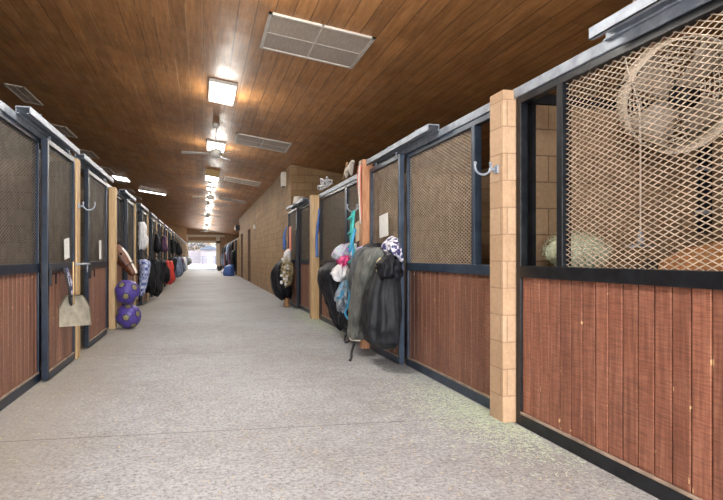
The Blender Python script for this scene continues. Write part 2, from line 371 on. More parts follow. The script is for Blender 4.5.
# ---------------------------------------------------------------- stall parts
_lat = {}
def lattice(L, H, fine=True, wm='wire'):
    key = (round(L, 3), round(H, 3), fine, wm)
    if key in _lat: return _lat[key]
    SW, LW = (.033, .072); w, th = (.0054, .003) if fine else (.0062, .003)
    sl_ = SW/LW; V = []; F = []
    nrm = math.hypot(1, sl_)
    for sg in (1, -1):
        z0 = -sl_*L if sg > 0 else 0
        nk = int((H+sl_*L)/SW)+1
        for k in range(nk):
            c0 = z0+k*SW+SW*.5
            pts = []
            # z = c0 + sg*sl*y, clipped to the rectangle
            ya, yb = 0, L; za, zb = c0, c0+sg*sl_*L
            def at(zt): return (zt-c0)/(sg*sl_)
            lo, hi = sorted((at(0), at(H))); ya, yb = max(0, lo), min(L, hi)
            if yb-ya < .01: continue
            za, zb = c0+sg*sl_*ya, c0+sg*sl_*yb
            dy, dz = -sg*sl_/nrm*w/2, 1/nrm*w/2
            i = len(V); x0, x1 = (-th, 0) if sg > 0 else (0, th)
            for x in (x0, x1):
                V += [(x, ya-dy, za-dz), (x, yb-dy, zb-dz), (x, yb+dy, zb+dz), (x, ya+dy, za+dz)]
            F += [(i, i+1, i+2, i+3), (i+7, i+6, i+5, i+4), (i, i+4, i+5, i+1), (i+3, i+2, i+6, i+7), (i, i+3, i+7, i+4), (i+1, i+5, i+6, i+2)]
    me = bpy.data.meshes.new('wire_mesh'); me.from_pydata(V, [], F); me.materials.append(M[wm]); me.update()
    _lat[key] = me; return me
def add_lattice(parent, x, y0, y1, z0, z1, fine=True, wm='wire'):
    o = bpy.data.objects.new('wire_mesh', lattice(y1-y0, z1-z0, fine, wm)); col.objects.link(o); o.parent = parent; o.location = (x, y0, z0); return o
TOP = 2.44
def panel(side, y0, y1, label, slot=None, door=False, frame='navy', boards='boards', group=None, fine=True, xo=0, top=TOP, openslot=None, nomesh=False):
    """side=+1 right, -1 left. slot=(a,b): open gap in the upper half."""
    X0 = XR if side > 0 else XL
    out = -1 if side > 0 else 1                     # towards the aisle
    xf = X0+out*(.085 if door else 0)+out*xo; dep = .06
    xa, xb = sorted((xf, xf-out*dep))
    t = thing('stall_door' if door else 'stall_partition', label, 'door' if door else 'stall wall', (xf, y0, 0), group)
    ox, oy = -xf, -y0
    bm = bmesh.new(); w = .06
    def b(ya, yb, za, zb, dx=0): bx(bm, xa-dx+ox, xb+dx+ox, ya+oy, yb+oy, za, zb, .004)
    z00 = .015 if door else 0
    b(y0, y0+w, z00, top); b(y1-w, y1, z00, top)
    b(y0+w, y1-w, top-.05, top)
    b(y0+w, y1-w, 1.10, 1.185, .008)
    b(y0+w, y1-w, z00, .085, .004)
    if slot:
        for e in slot:
            if y0+.1 < e < y1-.1: b(e-.03, e+.03, 1.185, top-.05, .004)
    fr_ = fin(bm, 'frame', frame, t)
    bm = bmesh.new(); bx(bm, xf-out*.012+ox, xf+out*.004+ox, w, y1-y0-w, .086, .104, .003)
    fin(bm, 'sill_strip', 'sill', t)
    # boards: material uses object coordinates, so the object sits at y=0 in a local frame with a shifted origin
    bm = bmesh.new(); p = .115; ya, yb = y0+w, y1-w; k = math.floor(ya/p); xm = xf-out*.018
    while k*p < yb:
        a_, b_ = max(ya, k*p+.006), min(yb, (k+1)*p-.006)
        if b_-a_ > .01: bx(bm, xm+ox, xm-out*.022+ox, a_, b_, .10, 1.10, .003)
        k += 1
    o = fin(bm, 'boards', boards, t); o.location = (0, oy, 0)
    bm = bmesh.new(); bx(bm, xm-out*.024+ox, xm-out*.034+ox, ya+oy, yb+oy, .10, 1.10); fin(bm, 'backing', 'rubber', t)
    if nomesh: return t
    cuts = [(y0+w, y1-w)]
    if slot:
        s0, s1 = slot; cuts = []
        if s0-(y0+w) > .15: cuts.append((y0+w, s0-.03))
        if (y1-w)-s1 > .15: cuts.append((s1+.03, y1-w))
    for a_, b_ in cuts:
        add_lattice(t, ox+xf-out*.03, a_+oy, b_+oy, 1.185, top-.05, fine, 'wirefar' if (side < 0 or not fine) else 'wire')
    if door:
        bm = bmesh.new(); xl = ox+xf+out*.02
        bx(bm, xl-.012, xl+.012, w*.2, w*.8, .96, 1.14, .003); tube(bm, [(xl, w*.5, 1.08), (xl+out*.05, w*.5, 1.08), (xl+out*.05, w*.5, .98)], .009, 6)
        fin(bm, 'latch', 'black', fr_)
        for yy in (.2, y1-y0-.2):
            bm = bmesh.new(); tube(bm, [(ox+xf-out*.03, yy, top), (ox+xf-out*.03, yy, top+.06)], .012, 6)
            fin(bm, 'hanger', 'galv', fr_)
    return t
def track(side, y0, y1, label, z=2.50):
    X0 = XR if side > 0 else XL; out = -1 if side > 0 else 1
    xa, xb = sorted((X0+out*.01, X0+out*.13))
    t = thing('door_track', label, 'track', ((xa+xb)/2, y0, z)); L = y1-y0; h = (xb-xa)/2
    bm = bmesh.new()                                   # inverted channel
    bx(bm, -h, h, 0, L, .055, .065); bx(bm, -h, -h+.008, 0, L, 0, .055); bx(bm, h-.008, h, 0, L, 0, .055)
    bx(bm, -h, -h+.03, 0, L, 0, .006); bx(bm, h-.03, h, 0, L, 0, .006); ch_ = fin(bm, 'channel', 'galv', t)
    yy = .3
    while yy < L:
        bm = bmesh.new(); bx(bm, -h-.004, h+.004, yy, yy+.04, .066, .074); fin(bm, 'bracket', 'galv', ch_); yy += .9
# ---- headers
def header(side, y0, y1, label):
    X0 = XR if side > 0 else XL; out = -1 if side > 0 else 1
    xa, xb = sorted((X0+out*.012, X0-out*.08))
    bm = bmesh.new(); bx(bm, xa, xb, y0, y1, TOP+.003, TOP+.075, .006); tag(fin(bm, 'header_rail', 'galv'), label, 'rail')
header(1, .25, 14.95, 'long grey steel rail capping the near right stalls')
header(1, 37.1, 61, 'long grey steel rail capping the far right stalls beyond the block wall')
header(-1, 1.35, 59.3, 'long grey steel rail capping the whole row of left stalls')

# ---- right stalls
panel(1, 1.55, 3.84, 'nearest right stall front with open slot beside diamond mesh above red boards', slot=(3.31, 3.78), frame='black')
panel(1, .25, 1.5, 'nearest right stall door behind the nearest board front', door=True, frame='black')
track(1, .25, 2.85, 'raised steel door track at top right corner of the picture')
panel(1, 4.08, 6.2, 'right stall front with open slot and mesh window just past the tan block pillar', slot=(4.10, 4.53), frame='slate', boards='boardsdull')
panel(1, 6.18, 7.38, 'right stall door with white notice, half hidden by the big grey blanket', door=True, frame='slate', boards='boardsdull')
track(1, 5.23, 7.45, 'steel door track on the right, running from mesh window to the chewed orange post')
panel(1, 7.60, 9.03, 'right stall door behind black bundle and lilac bag, left of the orange post', frame='slate', boards='boardsdull', fine=False)
panel(1, 9.03, 11.1, 'right stall front with dark window just past the slim yellow timber post', frame='navy', boards='boardsdull', fine=False)
panel(1, 11.42, 13.55, 'right stall front beyond the yellow timber post with dull brown boards', frame='navy', boards='boardsdull', fine=False)
panel(1, 13.5, 14.92, 'last near right stall door beside the brown block wall', door=True, frame='navy', boards='boardsdull', fine=False)
track(1, 12.4, 14.9, 'steel door track on the right next to the brown block wall')
for i in range(6):
    y = 37.2+3.95*i
    panel(1, y+.1, y+2.4, 'right stall front beyond the block wall, %s of the far group' % ORD[i], frame='navy', boards='boardsdull', fine=False)
    panel(1, y+2.4, y+3.75, 'right stall door beyond the block wall, %s of the far group' % ORD[i], door=True, frame='navy', boards='boardsdull', fine=False)

# ---- left stalls (3.05 m bays, the first post at Y=7.4)
panel(-1, 1.4, 4.25, 'left stall front beside the camera, outside the left edge of the picture', boards='boardsdull')
panel(-1, 4.42, 6.2, 'nearest left stall front with mesh window at left edge of the picture', boards='boardsdull')
panel(-1, 6.13, 7.38, 'nearest left stall door with narrow navy stile and white card', door=True, boards='boardsdull')
track(-1, 5.38, 7.42, 'steel door track at upper left, the nearest on the left side')
panel(-1, 8.75, 10.3, 'left stall front behind the slid door with pale window', boards='boardsdull', fine=False)
panel(-1, 8.2, 9.75, 'left stall door slid half open beside the yellow plywood board', door=True, boards='boardsdull', fine=False)
track(-1, 7.7, 10.1, 'steel door track above the half open left door')
panel(-1, 10.62, 12.35, 'left stall front where the bay horse looks out', slot=(10.80, 11.65), boards='boardsdull', fine=False)
panel(-1, 12.25, 13.36, 'left stall door just past the bay horse', door=True, boards='boardsdull', fine=False)
track(-1, 11.6, 13.4, 'steel door track above the bay horse')
for i in range(15):
    y = 13.5+3.05*i
    panel(-1, y+.12, y+1.85, 'left stall front, %s bay beyond the bay horse' % ORD[i], boards='boardsdull', fine=False)
    panel(-1, y+1.72, y+2.92, 'left stall door, %s bay beyond the bay horse' % ORD[i], door=True, boards='boardsdull', fine=False)
    track(-1, y+.9, y+2.95, 'steel door track, %s bay beyond the bay horse' % ORD[i])

# ---- posts
def post(x0, x1, y0, y1, h, m, label, name='timber_post', cat='post', group=None, bev=.006):
    return tag(box(name, m, x0, x1, y0, y1, 0, h, None, bev), label, cat, group)
post(2.20, 2.39, 3.855, 4.06, 2.51, 'cmu', 'tan concrete block pillar between the two nearest right stalls', 'block_pillar', 'pillar', bev=.012)
post(2.12, 2.29, 7.40, 7.56, 2.58, 'orangewood', 'chewed orange timber post with ropes hanging, behind the grey blanket')
post(2.13, 2.29, 11.13, 11.33, 2.50, 'woodpost', 'slim yellow timber post between two dull right stalls')
post(-1.59, -1.50, 7.42, 7.60, 2.46, 'woodpost', 'tan timber post behind the hanging tin scoop')
post(-1.59, -1.48, 10.36, 10.58, 2.46, 'woodpost', 'tan timber post behind the two violet balls')
for i in range(16):
    y = 13.42+3.05*i
    post(-1.59, -1.49, y, y+.16, 2.46, 'woodpost', 'tan timber post on the left, %s beyond the bay horse' % ORD[i])
for i in range(7):
    y = 37.08+3.95*i
    post(2.2, 2.29, y, y+.2, 2.46, 'woodpost', 'timber post on the right beyond the block wall, %s of the row' % ORD[i])

# ---- stall divider walls
for y in (3.95, 7.55, 11.25): struct('wall_divider', 'cmudim', XR+.10, 6, y-.06, y+.06, 0, 2.42)
for i in range(6): struct('wall_divider', 'cmudim', XR+.10, 6, 41.1+3.95*i, 41.2+3.95*i, 0, 2.42)
for i in range(-2, 17):
    y = 7.5+3.05*i; struct('wall_divider', 'cmuleft', -5.3, XL-.10, y-.05, y+.05, 0, 2.42)
bm = bmesh.new(); bx(bm, 2.41, 5.98, 3.87, 4.03, 2.425, 2.50); bx(bm, 2.41, 2.44, 3.80, 3.885, 0, 2.42)
tag(fin(bm, 'steel_channel', 'black'), 'black steel channel capping the block divider of nearest right stall', 'beam')

# ---------------------------------------------------------------- ceiling things
def on_ceiling(o, x, y, z=0):
    o.location = (x, y, CZ(x)+z); o.rotation_euler = (0, math.atan(.15), 0)
def grille(x, y, w, l, label, group):
    t = thing('ceiling_vent', label, 'vent', group=group); on_ceiling(t, x, y)
    bm = bmesh.new()
    for a in ((-w/2, w/2, -l/2, -l/2+.04), (-w/2, w/2, l/2-.04, l/2), (-w/2, -w/2+.04, -l/2, l/2), (w/2-.04, w/2, -l/2, l/2)):
        bx(bm, *a, -.025, 0)
    bx(bm, -.012, .012, -l/2, l/2, -.02, 0); bx(bm, -w/2, w/2, -.012, .012, -.02, 0); fin(bm, 'frame', 'white', t)
    bm = bmesh.new(); yy = -l/2+.05
    while yy < l/2-.05: bx(bm, -w/2+.04, w/2-.04, yy, yy+.012, -.016, -.003); yy += .02
    bx(bm, -w/2+.04, w/2-.04, -l/2+.04, l/2-.04, -.004, -.001); fin(bm, 'louvre', 'grille', t)
V3 = ['large louvred ceiling vent nearest the camera', 'louvred ceiling vent right of the nearest ceiling fan', 'louvred ceiling vent right of the ochre lamp', 'small looking far louvred ceiling vent']
for i, y in enumerate((6.76, 12.98, 19.7, 26.4)): grille(1.33, y, 1.24, 1.06, V3[i], 'ceiling vents right of the lamps')
for i, y in enumerate((12.75, 16.2, 19.65, 23.1, 26.5, 30, 33.5)):
    grille(-3.6, y, .40, 1.35, 'slim cream vent above the left stalls, %s from the camera' % ORD[i], 'slim vents over the left stalls')
LY = [.4, 5.0, 9.62, 14.3, 18.9, 23.2, 27.6, 32.2, 36.8, 41.4, 46, 50.6, 55.2]
for i, y in enumerate(LY):
    lab = ['ceiling lamp overhead, the nearest to the rear doorway', 'ceiling lamp overhead, one before the large louvred vent'][i] if i < 2 else \
          ('bright twin panel ceiling lamp, the nearest in view' if i == 2 else 'bright ceiling lamp, %s one down the aisle' % ORD[i-2])
    t = thing('ceiling_lamp', lab, 'lamp', group='lamps down the middle of the ceiling'); on_ceiling(t, .32, y)
    bm = bmesh.new(); w, l, h = (.40 if i < 5 else .30), (1.14 if i < 5 else .8), (.05 if i != 4 else .22)
    bx(bm, -w/2-.02, w/2+.02, -l/2-.02, -l/2, -h, 0); bx(bm, -w/2-.02, w/2+.02, l/2, l/2+.02, -h, 0)
    bx(bm, -w/2-.02, -w/2, -l/2, l/2, -h, 0); bx(bm, w/2, w/2+.02, -l/2, l/2, -h, 0); bx(bm, -.008, .008, -l/2, l/2, -h, -.01)
    hs = fin(bm, 'housing', 'white' if i != 4 else 'fixture', t)
    for s in (-1, 1):
        bm = bmesh.new(); bx(bm, min(s*.012, s*w/2), max(s*.012, s*w/2), -l/2+.005, l/2-.005, -h+.006, -h+.016); fin(bm, 'diffuser', 'lamp', hs)
    if True:
        boost = 1.5 if y < 6 else 1 if y < 40 else (1.7 if y < 50 else 3.2)      # extra power added as fill for the far end and near ceiling
        pl = bpy.data.lights.new('lamp_glow', 'POINT'); pl.energy = UP_W*boost; pl.shadow_soft_size = .18; pl.specular_factor = .25; pl.color = (1, .95, .87)
        po = bpy.data.objects.new('lamp_glow', pl); col.objects.link(po); po.location = (.32, y, CZ(.32)-.32)
        area('lamp_light', (.32-.15*(h+.03), y, CZ(.32)-h-.03), (0, math.atan(.15), 0), .42, 1.2, LAMP_W*boost, (1, .965, .90))
t = thing('tube_lamp', 'thin fluorescent tube lamp crosswise above the left stalls', 'lamp', (-2.35, 28.3, CZ(-2.35)-.02)); t.rotation_euler = (0, math.atan(.15), 0)
bm = bmesh.new(); bx(bm, -.65, .65, -.06, .06, -.05, .0); fin(bm, 'housing', 'white', t)
bm = bmesh.new(); tube(bm, [(-.62, 0, -.07), (.62, 0, -.07)], .022, 8); fin(bm, 'tube', 'lamp', t)
t = thing('stall_lamp', 'bright square lamp above the far left stalls', 'lamp', (-3.3, 24.8, CZ(-3.3)-.01)); t.rotation_euler = (0, math.atan(.15), 0)
bm = bmesh.new(); bx(bm, -.3, .3, -.6, .6, -.05, .0); fin(bm, 'housing', 'white', t)
bm = bmesh.new(); bx(bm, -.27, .27, -.57, .57, -.065, -.051); fin(bm, 'diffuser', 'lamp', t)

def ceiling_fan(y, a0, label):
    x = .27; t = thing('ceiling_fan', label, 'fan', (x, y, 3.42), 'ceiling fans down the aisle')
    zt = CZ(x)-3.42
    bm = bmesh.new(); tube(bm, [(0, 0, zt+.01), (0, 0, zt-.05), (0, 0, zt-.10)], .07, 16, [1, 1, .6]); fin(bm, 'canopy', 'fanwhite', t, True)
    bm = bmesh.new(); tube(bm, [(0, 0, zt-.08), (0, 0, .05)], .014, 8); fin(bm, 'rod', 'fanwhite', t)
    bm = bmesh.new(); tube(bm, [(0, 0, .08), (0, 0, .06), (0, 0, .0), (0, 0, -.06), (0, 0, -.10)], .13, 20, [.3, .8, 1, .9, .5]); mo = fin(bm, 'motor', 'fanwhite', t, True)
    for k in range(3):
        a = a0+k*2*math.pi/3; mt = Matrix.Rotation(a, 3, 'Z')@Matrix.Rotation(.2, 3, 'X')
        bm = bmesh.new(); r = bmesh.ops.create_cube(bm, size=1)
        for v in r['verts']: v.co = Vector((.42+v.co.x*.56, v.co.y*(.12 if v.co.x > 0 else .09), v.co.z*.008-.03))
        bmesh.ops.transform(bm, matrix=mt.to_4x4(), verts=bm.verts); fin(bm, 'blade', 'fanwhite', mo)
FL = ['white ceiling fan nearest the camera, in front of the second lamp', 'white ceiling fan just past the ochre lamp', 'white ceiling fan halfway down the aisle',
      'white ceiling fan about two thirds down the aisle', 'white ceiling fan close to the bright opening']
for i, y in enumerate((12, 21, 29.8, 39, 48.3)): ceiling_fan(y, [3.25, 3.6, .4, 1.3, .2][i], FL[i])

t = thing('wall_lamp', 'white box lamp high on corner of the brown block wall', 'lamp', (2.28, 15.9, 3.45))
bm = bmesh.new(); bx(bm, -.12, .02, -.09, .09, -.2, .2, .01); fin(bm, 'box', 'white', t)
bm = bmesh.new(); bx(bm, -.10, -.02, -.07, .07, -.225, -.20, .004); fin(bm, 'cap', 'black', t)
tag(box('alarm_box', 'white', 2.18, 2.3, 25, 25.2, 2.5, 2.68, None, .01), 'small white box on the brown block wall above dark doors', 'box')
tag(box('loudspeaker', 'black', 2.02, 2.3, 36.4, 36.75, 2.95, 3.3, None, .01), 'small black loudspeaker at far top end of brown block wall', 'speaker')

# ---------------------------------------------------------------- horses
def skin(name, verts, edges, radii, m, parent=None, root=0, sub=2):
    me = bpy.data.meshes.new(name); me.from_pydata(verts, edges, []); o = link(name, me, m, parent)
    md = o.modifiers.new('skin', 'SKIN'); md.use_smooth_shade = True
    sv = me.skin_vertices[0].data if me.skin_vertices else None
    if sv is None:
        bm = bmesh.new(); bm.from_mesh(me); bm.verts.layers.skin.verify(); bm.to_mesh(me); bm.free(); sv = me.skin_vertices[0].data
    for i, r in enumerate(radii):
        sv[i].radius = r if isinstance(r, tuple) else (r, r); sv[i].use_root = (i == root)
    s2 = o.modifiers.new('sub', 'SUBSURF'); s2.levels = sub; s2.render_levels = sub
    return o
# full horse. local frame: head towards +X, ground z=0
def horse(root, coat, neckpts, headpts, H=1.45):
    V = []; E = []; Rd = []
    def add(p, r, prev=None):
        V.append(p); Rd.append(r)
        if prev is not None: E.append((prev, len(V)-1))
        return len(V)-1
    pel = add((-.62, 0, 1.17), (.29, .29)); bel = add((-.1, 0, 1.12), (.31, .31), pel); ch = add((.42, 0, 1.14), (.29, .29), bel)
    tl = add((-.86, 0, 1.16), (.12, .13), pel)
    p = ch
    for q, r in neckpts: p = add(q, r, p)
    for q, r in headpts: p = add(q, r, p)
    for s in (-1, 1):
        a = add((-.60, s*.17, .88), (.15, .18), pel); a = add((-.55, s*.18, .70), (.10, .13), a); a = add((-.74, s*.17, .50), (.055, .07), a)
        a = add((-.70, s*.17, .22), (.038, .042), a); a = add((-.66, s*.17, .08), (.045, .045), a); add((-.62, s*.17, .035), (.055, .055), a)
        a = add((.44, s*.15, .78), (.10, .12), ch); a = add((.43, s*.15, .48), (.06, .065), a); a = add((.43, s*.15, .22), (.038, .04), a)
        a = add((.45, s*.15, .08), (.045, .045), a); add((.48, s*.15, .035), (.055, .055), a)
    body = skin('body', V, E, Rd, coat, root)
    bm = bmesh.new(); tube(bm, bez([(-.90, 0, 1.22), (-1.02, 0, 1.05), (-1.04, 0, .7), (-1.0, 0, .4)], 6), .06, 10, [ .6+.5*math.sin(i/18*3.0) for i in range(19)]); fin(bm, 'tail', 'mane', root, True)
    return body
# chestnut horse grazing its bedding inside the nearest right stall: only its back is seen
t = thing('horse', 'chestnut horse behind the mesh of the nearest right stall, back showing', 'horse', (3.55, 3.0, 0)); t.rotation_euler = (0, 0, R(6))
horse(t, 'chestnut', [((.80, 0, 1.12), (.15, .21)), ((1.05, 0, .98), (.11, .16))], [((1.2, 0, .85), (.10, .12)), ((1.36, 0, .62), (.075, .09)), ((1.45, 0, .46), (.06, .06))])
bm = bmesh.new(); tube(bm, bez([(.5, 0, 1.36), (.8, 0, 1.34), (1.1, 0, 1.12)], 6), .035, 8); fin(bm, 'mane', 'mane', t, True)

# bay horse with white blaze looking out of the third left stall
t = thing('horse', 'bay horse with white blaze looking out over the left stall front', 'horse', (-2.79, 11.45, 0)); t.rotation_euler = (0, 0, R(-16))
hp = [((1.24, .0, 1.41), (.14, .14)), ((1.35, .0, 1.27), (.155, .155)), ((1.49, .0, 1.10), (.11, .11)), ((1.59, 0, .96), (.085, .085)), ((1.625, 0, .90), (.08, .08))]
body = horse(t, 'horse', [((.72, 0, 1.30), (.19, .19)), ((1.02, 0, 1.47), (.155, .155))], hp)
mb = bpy.data.materials.new('bay coat with white blaze'); mb = M['horse'].copy(); q = NT(mb); v, x, y, z = q.xyz()
# the blaze runs down the front of the face: points in front of the head's axis line
side_ = q.math('ADD', q.math('MULTIPLY', x, .79), q.math('MULTIPLY', z, .61)); yy = q.math('ABSOLUTE', y)
front = q.math('GREATER_THAN', side_, 1.885); nar = q.math('LESS_THAN', yy, .05); onlyhead = q.math('GREATER_THAN', x, 1.40)
src = q.b.inputs['Base Color'].links[0].from_socket
q.color(q.mix(q.math('MULTIPLY', q.math('MULTIPLY', front, nar), onlyhead), src, (.78, .74, .70))); body.data.materials[0] = mb
for s in (-1, 1):
    bm = bmesh.new(); tube(bm, [(1.20, s*.06, 1.50), (1.20, s*.08, 1.58), (1.22, s*.085, 1.68)], .035, 8, [1, .9, .1]); fin(bm, 'ear', 'horse', t, True)
    bm = bmesh.new(); ell(bm, (1.41, s*.112, 1.31), (.022, .016, .022)); fin(bm, 'eye', 'eye', t, True)
    bm = bmesh.new(); ell(bm, (1.68, s*.035, .93), (.014, .014, .020)); fin(bm, 'nostril', 'eye', t, True)
bm = bmesh.new(); tube(bm, bez([(1.33, 0, 1.53), (1.15, 0, 1.60), (.9, .02, 1.58), (.6, .02, 1.47)], 6), .05, 8); fin(bm, 'mane', 'mane', t, True)
bm = bmesh.new()
tube(bm, [(1.50+.12*math.sin(a)*.79, .11*math.cos(a), 1.08+.12*math.sin(a)*.61) for a in [2*math.pi*k/20 for k in range(21)]], .010, 6)
for s in (-1, 1): tube(bm, [(1.48, s*.108, 1.09), (1.36, s*.138, 1.28), (1.22, s*.12, 1.46), (1.18, 0, 1.58)], .010, 6)
fin(bm, 'halter', 'rubber', t, True)

# ---------------------------------------------------------------- near right stall contents
t = thing('drum_fan', 'large round cream stall fan behind the nearest right mesh', 'fan', (3.38, 3.50, 2.44)); t.rotation_euler = (R(-68), R(14), R(-8))
bm = bmesh.new()
for rr in [.05+.03*k for k in range(12)]:
    pts = [(rr*math.cos(a), rr*math.sin(a), .10-.45*rr*rr) for a in [2*math.pi*k/40 for k in range(41)]]; tube(bm, pts, .0045, 5)
for k in range(24):
    a = 2*math.pi*k/24; tube(bm, [(.05*math.cos(a), .05*math.sin(a), .10), (.22*math.cos(a), .22*math.sin(a), .078), (.385*math.cos(a), .385*math.sin(a), .033)], .0035, 5)
fin(bm, 'guard', 'fanguard', t)
bm = bmesh.new()
for k in range(40):
    a, b_ = 2*math.pi*k/40, 2*math.pi*(k+1)/40
    vs = [bm.verts.new((r_*math.cos(q_), r_*math.sin(q_), z_)) for (r_, q_, z_) in ((.39, a, .03), (.39, b_, .03), (.40, b_, -.14), (.40, a, -.14))]; bm.faces.new(vs)
bmesh.ops.remove_doubles(bm, verts=bm.verts, dist=.0005); bmesh.ops.solidify(bm, geom=bm.faces[:], thickness=.008); fin(bm, 'shroud', 'fanguard', t, True)
for k in range(4):
    bm = bmesh.new(); r = bmesh.ops.create_grid(bm, x_segments=4, y_segments=4, size=1); mt = Matrix.Rotation(k*math.pi/2+.3, 4, 'Z')
    for v in bm.verts:
        rr = .20+v.co.x*.15; w_ = (.07+.08*(v.co.x+1)/2)*v.co.y; v.co = Vector((rr, w_, w_*.45-.04))
    bmesh.ops.transform(bm, matrix=mt, verts=bm.verts); bmesh.ops.solidify(bm, geom=bm.faces[:], thickness=.004); fin(bm, 'blade', 'dullblade', t, True)
bm = bmesh.new(); tube(bm, [(0, 0, .13), (0, 0, .11), (0, 0, -.2)], .075, 16, [.7, 1, 1]); fin(bm, 'motor', 'black', t, True)
bm = bmesh.new(); tube(bm, [(.40, 0, -.05), (.5, .06, -.2)], .012); tube(bm, [(-.40, 0, -.05), (-.5, .06, -.2)], .012); fin(bm, 'bracket', 'black', t)
t = thing('pull_rope', 'thin white rope with steel weight hanging inside nearest right stall', 'rope', (3.02, 3.42, 1.33))
bm = bmesh.new(); tube(bm, bez([(0, 0, .08), (.0, 0, .75), (-.01, 0, 1.0)], 6), .006, 6); tube(bm, bez([(-.01, 0, 1.0), (-.10, .02, 1.3), (-.03, .1, 1.6), (.2, .1, 2.19)], 6), .005, 6); fin(bm, 'rope', 'white', t)
bm = bmesh.new(); tube(bm, [(0, 0, .0), (0, 0, .03), (0, 0, .10), (0, 0, .12)], .026, 12, [1, 1, .5, .2]); fin(bm, 'weight', 'galv', t, True)
bm = bmesh.new(); tube(bm, [(-.12, 0, -.005), (.12, 0, -.005)], .010, 8); fin(bm, 'crossbar', 'galv', t, True)
t = thing('steel_strap', 'black steel strap hanging on the divider behind the nearest mesh', 'strap', (4.0, 3.84, 1.45))
bm = bmesh.new(); bx(bm, -.05, .05, -.03, .03, 0, 1.0, .006); fin(bm, 'strap', 'black', t)
for z_ in (.15, .5, .85):
    bm = bmesh.new(); bx(bm, -.065, .065, -.045, .03, z_, z_+.03, .004); fin(bm, 'clamp', 'galv', t)
def blades(bm, c, r, n, L=.10, w=.004, flat=False, rnd=random):
    for _ in range(n):
        d = Vector((rnd.gauss(0, 1), rnd.gauss(0, 1), rnd.gauss(0, 1))).normalized(); p = Vector(c)+Vector((d.x*r[0], d.y*r[1], d.z*r[2]))*rnd.random()**.3
        a = Vector((rnd.gauss(0, 1), rnd.gauss(0, 1), rnd.gauss(0, .6))).normalized()*L*rnd.uniform(.4, 1)*.5; s_ = a.cross(Vector((0, 0, 1))).normalized()*w/2; u_ = Vector((0, 0, w*.4))
        vs = [bm.verts.new(q) for q in (p-a-s_, p-a+s_, p+a+s_*.5, p+a-s_*.5, p+u_)]
        bm.faces.new(vs[:4]); bm.faces.new((vs[0], vs[4], vs[1])); bm.faces.new((vs[1], vs[4], vs[2])); bm.faces.new((vs[2], vs[4], vs[3])); bm.faces.new((vs[3], vs[4], vs[0]))
t = thing('hay_net', 'pale green ball of hay in the corner of the nearest right stall', 'hay net', (2.64, 3.60, 1.30))
bm = bmesh.new(); ell(bm, (0, 0, -.02), (.23, .17, .13), seg=20); fin(bm, 'hay_core', 'hay', t, True)
bm = bmesh.new(); blades(bm, (0, 0, -.01), (.25, .19, .15), 1500, .12); tag(fin(bm, 'loose_hay', 'hay', t), kind='stuff')
bm = bmesh.new(); tube(bm, [(.02, .08, .10), (.04, .2, .45), (.04, .22, .8)], .006); fin(bm, 'cord', 'rubber', t)

# ---------------------------------------------------------------- hooks and notices
def bridle_hook(x, y, z, s, label, r=.065):
    t = thing('bridle_hook', label, 'hook', (x, y, z))
    bm = bmesh.new(); bx(bm, *sorted((0, s*.012)), -.035, .035, -.03, .035, .003); fin(bm, 'plate', 'galv', t)
    bm = bmesh.new(); tube(bm, [(s*.01, 0, 0), (s*.05, 0, 0)], .012); c = s*(.05+r)
    tube(bm, [(c+r*math.cos(a), 0, .02+r*math.sin(a)*.95) for a in [R(165+210*k/16) for k in range(17)]], .009)
    fin(bm, 'prong', 'galv', t, True)
    bm = bmesh.new(); ell(bm, (c-r*.97, 0, .045), (.013, .013, .013)); ell(bm, (c+r*.97, 0, .045), (.013, .013, .013)); fin(bm, 'tip', 'galv', t, True)
bridle_hook(2.20, 3.95, 1.92, -1, 'grey steel bridle hook curling off the tan block pillar')
bridle_hook(-1.50, 7.5, 1.88, 1, 'grey steel bridle hook on the tan left post near the slid door', .07)
bridle_hook(2.12, 7.48, 1.92, -1, 'dark steel hook on the orange post carrying the teal rope', .07)
def sheet(name, m, x, y0, y1, z0, z1, label, cat, s, tilt=0):
    t = box(name, m, -.0015, .0015, -(y1-y0)/2, (y1-y0)/2, -(z1-z0)/2, (z1-z0)/2)
    t.location = (x, (y0+y1)/2, (z0+z1)/2); t.rotation_euler = (R(tilt), 0, 0); tag(t, label, cat); return t
sheet('notice', 'paper', 2.19, 6.52, 6.86, 1.50, 1.78, 'white paper notice on the mesh above the grey blanket', 'notice', 1, -4)
sheet('notice', 'beigepaper', 2.322, 8.15, 8.5, 1.50, 1.80, 'yellowed paper notice on the mesh left of the orange post', 'notice', 1, -8)
sheet('notice', 'paper', -1.505, 6.78, 7.02, 1.23, 1.46, 'white card standing on the nearest left door rail', 'card', -1, 6)
sheet('notice', 'paper', -1.505, 8.95, 9.12, 1.22, 1.50, 'white card on the rail of the half open left door', 'card', -1, 4)
sheet('notice', 'coral', 2.10, 13.62, 13.95, 1.40, 2.0, 'coral red plastic sheet hanging at the last near right door', 'sign', 1, 0)

